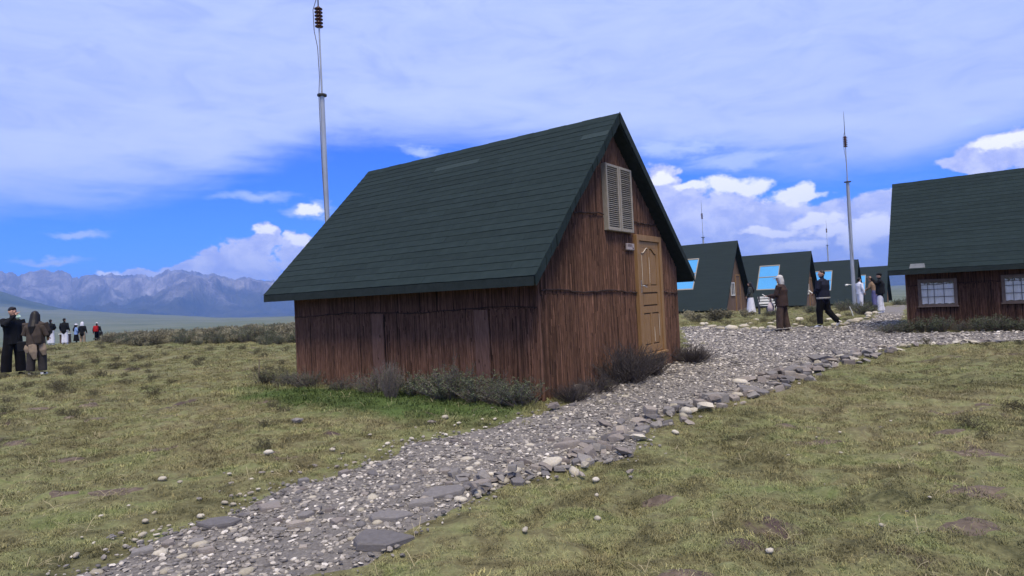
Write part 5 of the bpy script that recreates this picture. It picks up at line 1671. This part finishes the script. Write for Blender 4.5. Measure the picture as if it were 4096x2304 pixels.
def person(label, loc, head_deg, height, top='black', legs='blacker', pose=None, legw=(.10, .085), coat=0, topw=1.0, shoes='darkshoe', hair='short', hat=None, skirt=None, voxel=.013, group='people', lookdown=0, hairc='hair', sleeve=None, z=None, headturn=0.0):
    pose = pose or {}
    root = empty('person', (loc[0], loc[1], Hs(*loc) + .012 if z is None else z), R(head_deg))
    g_ = lambda k, d: pose.get(k, d)
    prim = []
    lean = g_('lean', 0.0)
    T = lambda p: (p[0], p[1] + lean * max(0, p[2] - .9), p[2])
    sleeve = sleeve or top
    # torso
    bot = coat if coat else .90
    tz = [(bot, .175 * topw, .135 * topw), ((bot + 1.08) / 2, .17 * topw, .13 * topw), (1.08, .165 * topw, .122 * topw), (1.25, .185 * topw, .130 * topw), (1.37, .175 * topw, .110), (1.425, .105, .082)]
    prim.append(([T((0, 0, a)) for a, _, _ in tz], [(b, c) for _, b, c in tz], top))
    if bot >= .88:
        prim.append(([(0, 0, .82), (0, 0, .93)], [(.15, .115), (.165, .125)], legs))
    # neck and head
    hc = Vector(T((0, .02 + lookdown * .05, 1.575)))
    hr = math.radians(headturn); hd = Vector((-math.sin(hr), math.cos(hr), 0)); hs = Vector((math.cos(hr), math.sin(hr), 0))
    prim.append(([T((0, 0, 1.40)), T((0, .005, 1.47)), tuple(hc - Vector((0, 0, .05)))], [.058, .052, .055], 'skin'))
    P, Rr = ball(hc, .078, .092, .115); prim.append((P, Rr, 'skin'))
    prim.append(([tuple(hc + hd * .05 + Vector((0, 0, -.075))), tuple(hc + hd * .075 + Vector((0, 0, -.085)))], [.035, .026], 'skin'))     # chin
    prim.append(([tuple(hc + hd * .082 + Vector((0, 0, .015))), tuple(hc + hd * .104 + Vector((0, 0, -.028)))], [.012, .016], 'skin'))       # nose
    for s in (-1, 1):
        prim.append(([tuple(hc + hs * s * .078 - hd * .005 + Vector((0, 0, -.02))), tuple(hc + hs * s * .084 - hd * .01 + Vector((0, 0, .02)))], [.013, .015], 'skin'))  # ears
    # arms
    for s, e, w in ((-1, 'el', 'wl'), (1, 'er', 'wr')):
        S = T((s * .165 * topw, 0, 1.375)); E = g_(e, (s * .235 * topw, -.03, 1.12)); W = g_(w, (s * .25 * topw, .05, .90))
        prim.append(([S, tuple(Vector(S).lerp(Vector(E), .5)), E], [.068 * topw, .060 * topw, .053 * topw], sleeve))
        prim.append(([E, tuple(Vector(E).lerp(Vector(W), .55)), W], [.053 * topw, .046 * topw, .040], sleeve))
        prim += hand_prims(E, W, s)
    # legs
    for s, k, a in ((-1, 'kl', 'al'), (1, 'kr', 'ar')):
        Hp = (s * .088, 0, .90); Kn = g_(k, (s * .10, .02, .49)); An = g_(a, (s * .105, -.01, .09))
        if not skirt or not skirt[3]:
            prim.append(([Hp, tuple(Vector(Hp).lerp(Vector(Kn), .5)), Kn], [legw[0], legw[0] * .95, (legw[0] + legw[1]) / 2], legs))
            prim.append(([Kn, tuple(Vector(Kn).lerp(Vector(An), .5)), (An[0], An[1], An[2] + .02)], [(legw[0] + legw[1]) / 2, legw[1], legw[1]], legs))
        else:
            prim.append(([Kn, An], [.055, .04], 'skin' if not pose.get('tights') else legs))
        fd = Vector(g_('f' + k[1], (s * .12, .95, -.12))).normalized()
        A = Vector(An); heel = A + Vector((0, -.03, -.045)) if fd.z > -.5 else A + Vector((0, -.04, .0))
        prim.append(([tuple(heel - fd * .03), tuple(heel + fd * .08), tuple(heel + fd * .19)], [(.042, .045), (.048, .042), (.040, .026)], shoes))
    if skirt:
        zt_, zb_, rr_, _ = skirt[0], skirt[1], skirt[2], skirt[3]
        prim.append(([(0, 0, zt_), (0, .0, (zt_ + zb_) / 2), (0, 0, zb_)], [(.17, .13), (.5 * (.17 + rr_), .5 * (.13 + rr_ * .85)), (rr_, rr_ * .85)], skirt[4]))
    body = fuse('body', prim, root, voxel)
    # eyes
    for s in (-1, 1):
        q_ = MB(); c_ = hc + hd * .086 + hs * s * .030 + Vector((0, 0, .008)); q_.tube([c_ - hs * .012, c_, c_ + hs * .012], [.003, .006, .003], 5); q_.build('eye', CL['eye'], body)
    # hair
    hp = []
    if hair == 'short':
        P, Rr = ball(hc - hd * .018 + Vector((0, 0, .038)), .086, .096, .092); hp.append((P, Rr, hairc))
        hp.append(([tuple(hc - hd * .055 + Vector((0, 0, .02))), tuple(hc - hd * .06 + Vector((0, 0, -.06)))], [.06, .045], hairc))
        hp.append(([tuple(hc + hd * .06 + Vector((0, 0, .085)) - hs * .04), tuple(hc + hd * .075 + Vector((0, 0, .07)) + hs * .045)], [.030, .028], hairc))
    elif hair == 'buzz':
        P, Rr = ball(hc - hd * .014 + Vector((0, 0, .030)), .081, .094, .092); hp.append((P, Rr, hairc))
    elif hair == 'long':
        P, Rr = ball(hc - hd * .02 + Vector((0, 0, .035)), .092, .102, .098); hp.append((P, Rr, hairc))
        back = hc - hd * .06
        hp.append(([tuple(back + Vector((0, 0, .04))), tuple(back - hd * .04 + Vector((0, 0, -.13))), tuple(back - hd * .105 + Vector((0, 0, -.30))), tuple(back - hd * .11 + Vector((0, 0, -.46)))], [(.09, .06), (.108, .075), (.115, .085), (.07, .06)], hairc))
        for s in (-1, 1):
            hp.append(([tuple(hc + hs * s * .075 + Vector((0, 0, .03))), tuple(hc + hs * s * .085 - hd * .02 + Vector((0, 0, -.14))), tuple(hc + hs * s * .10 - hd * .02 + Vector((0, 0, -.30)))], [.035, .035, .022], hairc))
    elif hair == 'bun':
        P, Rr = ball(hc - hd * .016 + Vector((0, 0, .032)), .086, .098, .095); hp.append((P, Rr, hairc))
        P, Rr = ball(hc - hd * .105 + Vector((0, 0, .04)), .04, .04, .04, 5); hp.append((P, Rr, hairc))
        hp.append(([tuple(hc - hd * .05), tuple(hc - hd * .07 + Vector((0, 0, -.09)))], [.065, .04], hairc))
    if hp:
        fuse('hair', hp, body, voxel * .8, 2)
    if hat:
        kind, col_ = hat
        hp = []
        up = Vector((0, 0, 1))
        if kind in ('cap', 'flap'):
            P, Rr = ball(hc - hd * .012 + up * .045, .098, .108, .092); hp.append((P, Rr, col_))
            hp.append(([tuple(hc + hd * .07 + up * .048), tuple(hc + hd * .13 + up * .036), tuple(hc + hd * .185 + up * .020)], [(.075, .012), (.070, .011), (.045, .010)], col_))
        if kind == 'flap':
            hp.append(([tuple(hc - hd * .03 + up * .04), tuple(hc - hd * .055 - up * .08), tuple(hc - hd * .07 - up * .185)], [(.108, .085), (.118, .085), (.125, .06)], col_))
        if kind == 'brim':
            P, Rr = ball(hc - hd * .008 + up * .06, .094, .104, .085); hp.append((P, Rr, col_))
            P, Rr = ball(hc + up * .035, .165, .18, .016, 5); hp.append((P, Rr, col_))
        if kind == 'hood':
            P, Rr = ball(hc - hd * .03 + up * .02, .108, .115, .135); hp.append((P, Rr, col_))
            hp.append(([tuple(hc - hd * .05 - up * .06), tuple(hc - hd * .07 - up * .17)], [(.12, .09), (.15, .09)], col_))
        if kind == 'beret':
            P, Rr = ball(hc - hd * .01 + up * .075, .105, .112, .06); hp.append((P, Rr, col_))
        fuse('hat' if kind != 'hood' else 'hood', hp, body, voxel * .8, 2)
    s_ = height / 1.69
    root.scale = (s_, s_, s_)
    tag(root, label, 'person', group)
    return root, body, hc

def part_fuse(name, prims, body, voxel=.012, it=2):
    return fuse(name, prims, body, voxel, it)

# two people standing at the left
p1, b1, h1 = person('person in long black coat and wide black trousers lifting a hand to the face', (-12.66, 16.03), -112, 1.74, 'black', 'blacker',
                    {'er': (.26, .12, 1.24), 'wr': (.055, .185, 1.475), 'el': (-.25, .04, 1.10), 'wl': (-.20, .22, .98), 'kl': (-.13, .03, .49), 'kr': (.14, -.02, .49), 'al': (-.14, .03, .09), 'ar': (.15, -.04, .09)}, (.112, .110), .78, 1.18, 'darkshoe', 'short', None, voxel=.011, headturn=-8)
p2, b2, h2 = person('person with long black hair, brown shawl jacket and beige shirt tied at the waist', (-11.78, 15.63), 14, 1.57, 'brown', 'grey',
                    {'el': (-.26, .06, 1.14), 'wl': (-.16, .22, 1.02), 'er': (.27, .04, 1.14), 'wr': (.20, .20, 1.0), 'kl': (-.12, .0, .48), 'kr': (.12, .03, .48), 'al': (-.14, -.02, .09), 'ar': (.13, .02, .09)}, (.115, .100), .80, 1.30, 'shoe', 'long', None, voxel=.011)
part_fuse('shoulder_cape', [([(-.26, -.03, 1.05), (-.17, -.02, 1.28), (0, -.03, 1.40), (.17, -.02, 1.28), (.27, -.03, 1.02)], [.07, .09, .085, .09, .06], 'brown'), ([(.05, -.16, 1.34), (.10, -.19, 1.05), (.12, -.17, .84)], [(.10, .03), (.12, .028), (.09, .022)], 'brown')], b2)
part_fuse('tied_shirt', [([(-.16, -.06, .80), (-.17, -.09, .70), (-.16, -.08, .60)], [(.07, .03), (.085, .028), (.05, .02)], 'beige'), ([(-.02, -.15, .82), (-.0, -.17, .62), (.03, -.15, .42)], [(.10, .03), (.10, .028), (.045, .018)], 'beige'), ([(.17, -.08, .82), (.20, -.10, .66), (.22, -.08, .52)], [(.085, .035), (.09, .03), (.05, .02)], 'beige'), ([(-.19, 0, .80), (0, -.15, .82), (.19, 0, .80)], [.03, .032, .03], 'beige')], b2)
tb = MB()
tb.add([(-.12, -.07, 0), (.12, -.07, 0), (.12, .07, 0), (-.12, .07, 0), (-.14, -.05, .26), (.14, -.05, .26), (.14, .05, .26), (-.14, .05, .26)], [(3, 2, 1, 0), (4, 5, 6, 7), (0, 1, 5, 4), (1, 2, 6, 5), (2, 3, 7, 6), (3, 0, 4, 7)])
tb.tube([(-.10, 0, .29), (-.08, 0, .42), (0, 0, .47), (.08, 0, .42), (.10, 0, .29)], .010, 6)
bag0 = tb.build('shoulder_bag', CL['black'], None, loc=(-12.17, 15.75, Hs(-12.17, 15.75) + .60), rot=(0, 0, .3), bevel=.02)
tag(bag0, 'black bag hanging between the two people at left', 'bag')
cb = MB(); cb.lathe([(0, 0), (.030, 0), (.042, .11), (.039, .11), (.028, .006), (0, .006)], 12)
M['mint'] = pmat('pale_green_plastic', (.40, .58, .50), (.58, .72, .66), 12, .4, 0)
hx = p1.matrix_basis
_th = R(-112); _s1 = 1.74 / 1.69
def on_person(root, v, ang, sc):
    c_, s_ = math.cos(ang), math.sin(ang)
    return (root.location.x + sc * (v[0] * c_ - v[1] * s_), root.location.y + sc * (v[0] * s_ + v[1] * c_), root.location.z + sc * v[2])
cup = cb.build('drinking_cup', M['mint'], None, True, loc=on_person(p1, (.03, .25, 1.40), _th, _s1), rot=(R(-50), R(15), _th))
tag(cup, 'pale green cup held to the mouth of the person in the black coat', 'cup')

# people at the rim
person('person seen from behind in black jacket and white trousers, nearer the long-haired one', (-29.95, 41.04), 6, 1.66, 'black', 'white', {'el': (-.27, .05, 1.12), 'wl': (-.12, .2, 1.02), 'er': (.27, .05, 1.12), 'wr': (.12, .2, 1.02)}, (.105, .115), .86, 1.12, 'shoe', 'bun', voxel=.015)
person('person seen from behind in black jacket with arms down and white trousers', (-29.05, 41.03), -4, 1.70, 'black', 'white', {}, (.105, .105), .84, 1.18, 'shoe', 'short', voxel=.015)
person('dark-haired person mostly hidden behind the long-haired person', (-31.3, 42.0), 20, 1.60, 'grey', 'blacker', {}, hair='bun', hairc='hairbrown', voxel=.018)
person('person in pale blue top, black skirt and white cap at the viewpoint', (-32.45, 47.04), -50, 1.60, 'blue', 'blacker', {'er': (.25, .08, 1.14), 'wr': (.16, .24, 1.05)}, (.09, .08), 0, 1.05, 'darkshoe', 'long', ('cap', 'white'), (.95, .35, .24, True, 'blacker'), voxel=.015)
person('person in big white flapped hat, dark jacket and khaki trousers', (-31.95, 47.0), 10, 1.70, 'black', 'khaki', {'kl': (-.16, .12, .48), 'al': (-.14, .0, .09)}, (.10, .085), .78, 1.05, 'shoe', None, ('flap', 'white'), voxel=.015)
p7, b7, h7 = person('person with red backpack and pale cap at the viewpoint', (-31.55, 48.04), 15, 1.62, 'black', 'blacker', {}, (.10, .095), .82, 1.1, 'darkshoe', 'bun', ('cap', 'offwhite'), voxel=.015)
bp = MB(); bp.box((-.15, -.12, -.22), (.15, .07, .22)); bp.box((-.11, -.16, -.18), (.11, -.121, .02)); bp.tube([(-.1, .06, .2), (-.11, .16, .22), (-.11, .2, .0), (-.1, .06, -.16)], .018, 6); bp.tube([(.1, .06, .2), (.11, .16, .22), (.11, .2, .0), (.1, .06, -.16)], .018, 6)
bpo = bp.build('backpack', CL['red'], None, loc=on_person(p7, (0, -.23, 1.2), R(15), .96), rot=(0, 0, R(15)), bevel=.03)
tag(bpo, 'red backpack worn by the person at the viewpoint', 'backpack')
# stand with pale top, and dark wheeled case
x, y = -32.95, 46.6
st = empty('display_stand', (x, y, Hs(x, y)), R(10))
q_ = MB(); q_.box((-.30, -.18, .0), (-.24, .18, .92)); q_.box((.24, -.18, .0), (.30, .18, .92)); q_.build('side_panel', M['wood_frame'], st)
q_ = MB(); q_.box((-.24, .12, .05), (.24, .16, .90)); q_.build('back_panel', M['iron'], st)
q_ = MB(); q_.box((-.36, -.24, .92), (.36, .24, .97)); q_.build('top', M['white_paint'], st, bevel=.008)
tag(st, 'small dark stand with a pale top beside the people at the rim', 'stand')
x, y = -31.2, 47.6
cs_ = empty('folding_chair', (x, y, Hs(x, y)), R(-30))
q_ = MB(); q_.box((-.24, -.22, .40), (.24, .22, .44)); q_.build('seat', CL['black'], cs_)
q_ = MB(); q_.box((-.24, .20, .55), (.24, .23, .86)); q_.build('backrest', CL['black'], cs_)
for sx_ in (-.23, .23):
    for sy_ in (-.2, .2):
        q_ = MB(); q_.tube([(sx_, sy_, 0), (sx_, sy_, .42 if sy_ < 0 else .9)], .016, 6); q_.build('leg', M['iron'], cs_)
tag(cs_, 'black folding chair at the right end of the viewpoint group', 'chair')

# right-hand people
r1, rb1, rh1 = person('person in brown rain suit and white flapped sun hat looking at a phone', (7.80, 18.4), 52, 1.62, 'umber', 'umber2', {'el': (-.24, .10, 1.08), 'wl': (-.12, .36, 1.08), 'er': (.26, .06, 1.10), 'wr': (.16, .32, 1.02), 'kl': (-.13, .05, .48), 'kr': (.14, -.02, .48), 'al': (-.14, .06, .08), 'ar': (.15, -.08, .08)}, (.112, .104), .76, 1.36, 'darkshoe', None, ('flap', 'offwhite'), voxel=.011, lookdown=.4, headturn=30)
_a, _s = R(52), 1.62 / 1.69
q_ = MB(); q_.box((-.036, -.075, -.004), (.036, .075, .004)); ph = q_.build('phone', M['white_paint'], None, loc=on_person(r1, (-.10, .47, 1.10), _a, _s), rot=(R(35), 0, _a), bevel=.003)
tag(ph, 'pale phone held by the person in the brown rain suit', 'phone')
q_ = MB()
q_.add([(-.10, -.06, 0), (.10, -.06, 0), (.10, .06, 0), (-.10, .06, 0), (-.13, -.07, .12), (.13, -.07, .12), (.13, .07, .12), (-.13, .07, .12), (-.08, -.03, .27), (.08, -.03, .27), (.08, .03, .27), (-.08, .03, .27)],
       [(3, 2, 1, 0), (8, 9, 10, 11), (0, 1, 5, 4), (1, 2, 6, 5), (2, 3, 7, 6), (3, 0, 4, 7), (4, 5, 9, 8), (5, 6, 10, 9), (6, 7, 11, 10), (7, 4, 8, 11)])
q_.tube([(-.06, 0, .26), (-.03, 0, .40), (0, 0, .46), (.03, 0, .40), (.06, 0, .26)], .008, 6)
M['pinkwhite'] = pmat('pale_pink_bag', (.52, .42, .40), (.62, .53, .50), 9, .8, .2, .01)
hb = q_.build('hand_bag', M['pinkwhite'], None, True, loc=on_person(r1, (-.10, .30, .62), _a, _s), rot=(0, 0, _a), bevel=.02)
tag(hb, 'pale pink cloth bag hanging from the arm of the person in brown', 'bag')
r2, rb2, rh2 = person('walking person in navy jacket, black trousers and white shoes', (9.35, 19.1), 38, 1.72, 'navy', 'blacker', {'el': (-.28, .02, 1.12), 'wl': (-.20, .17, 1.02), 'er': (.28, .0, 1.12), 'wr': (.24, .20, .96), 'kl': (-.11, .08, .49), 'al': (-.11, .08, .08), 'kr': (.13, -.04, .50), 'ar': (.17, -.30, .16), 'fr': (0, .45, -.9)}, (.118, .084), .88, 1.34, 'shoe', 'buzz', None, voxel=.011, headturn=42)
part_fuse('jacket_hem', [([(0, 0, .885), (0, 0, .862)], [(.237, .184), (.235, .183)], 'offwhite'), ([(0, 0, .862), (0, 0, .835)], [(.228, .177), (.22, .17)], 'bluebelt')], rb2, .008, 1)
q_ = MB(); q_.box((-.035, -.07, -.004), (.035, .07, .004)); ph2 = q_.build('phone', M['white_paint'], None, loc=on_person(r2, (-.17, .28, 1.06), R(38), 1.72 / 1.69), rot=(R(40), 0, R(38)), bevel=.003)
tag(ph2, 'small pale phone in the hand of the walking person in navy', 'phone')
person('person in dark patterned jacket and long white skirt standing by the bench', (12.15, 32.4), 75, 1.60, 'pattern', 'white', {'el': (-.23, .06, 1.12), 'wl': (-.08, .17, .92), 'er': (.23, .06, 1.12), 'wr': (.06, .17, .92)}, (.09, .08), 0, 1.08, 'shoe', 'long', None, (.93, .06, .30, True, 'white'), voxel=.013)
person('person in white hooded coat and wide pale trousers by the lamp mast', (17.35, 31.7), -80, 1.60, 'white', 'white', {'kl': (-.12, .05, .48), 'kr': (.11, -.04, .48), 'el': (-.23, .02, 1.1), 'wl': (-.2, .14, .9)}, (.125, .095), .80, 1.12, 'shoe', 'bun', None, voxel=.013)
person('stooping person in tan jacket and brown brimmed hat between the others', (18.55, 32.5), 40, 1.58, 'tan', 'violet', {'lean': .25, 'er': (.26, .20, 1.18), 'wr': (.20, .40, 1.12), 'el': (-.26, .18, 1.12), 'wl': (-.2, .36, 1.0)}, (.115, .105), .85, 1.15, 'darkshoe', 'bun', ('brim', 'tan'), voxel=.013)
r6, rb6, rh6 = person('person in black jacket and white trousers raising a camera', (15.60, 26.9), 62, 1.70, 'black', 'white', {'el': (-.24, .14, 1.26), 'wl': (-.08, .30, 1.50), 'er': (.26, .10, 1.22), 'wr': (.08, .28, 1.48), 'al': (-.13, .05, .09), 'ar': (.14, -.06, .09), 'kl': (-.11, .05, .49), 'kr': (.12, 0, .49)}, (.110, .088), .82, 1.38, 'shoe', 'buzz', ('beret', 'black'), voxel=.012)
q_ = MB(); q_.box((-.07, -.03, -.045), (.07, .03, .045)); q_.tube([(0, .03, 0), (0, .12, 0)], [.04, .042], 10)
cm = q_.build('hand_camera', M['iron'], None, loc=on_person(r6, (0, .36, 1.53), R(62), 1.70 / 1.69), rot=(0, 0, R(62)), bevel=.004)
tag(cm, 'black camera held up by the person in black jacket and white trousers', 'camera')
bpy.data.scenes.remove(TMP)

# ------------------------------------------------------------------ bench, stakes
x, y = 12.95, 32.3
bn = empty('slatted_bench', (x, y, Hs(x, y)), R(-150))
for k, z in enumerate((.50, .64, .78)):
    q_ = MB(); q_.box((-.60, -.035 - .03 * k, z), (.60, -.012 - .03 * k, z + .10)); q_.build('slat', M['white_paint'], bn, bevel=.006)
for k in range(4):
    q_ = MB(); q_.box((-.60, .02 + .115 * k, .415), (.60, .115 + .115 * k, .44)); q_.build('slat', M['white_paint'], bn, bevel=.006)
for sx_ in (-.56, .56):
    q_ = MB(); q_.box((sx_ - .03, -.11, .0), (sx_ + .03, -.015, .90)); q_.build('leg', M['iron'], bn)
    q_ = MB(); q_.box((sx_ - .03, .38, .0), (sx_ + .03, .46, .412)); q_.build('leg', M['iron'], bn)
    q_ = MB(); q_.box((sx_ - .028, -.01, .34), (sx_ + .028, .38, .411)); q_.build('side_rail', M['iron'], bn)
for k in range(4):
    q_ = MB(); q_.box((-.46 + .25 * k, .44, .03), (-.33 + .25 * k, .465, .40)); q_.build('front_board', M['white_paint'], bn, bevel=.005)
tag(bn, 'white slatted bench on a dark frame beside the person in white skirt', 'bench')

def stake(x, y, h_, lean, r_, mat, label):
    q_ = MB(); q_.tube([(0, 0, -.1), (lean * .5, 0, h_ * .5), (lean, 0.01, h_)], [r_, r_ * .92, r_ * .8], 6)
    o = q_.build('wooden_stake', mat, None, loc=(x, y, Hs(x, y))); tag(o, label, 'stake'); return o
stake(-4.68, 11.56, .38, .02, .014, M['stake'], 'thin wooden stake in the turf left of the nearest hut')
stake(13.35, 24.9, .42, -.15, .022, M['white_paint'], 'pale leaning stake beside the shrub in front of the lamp mast')
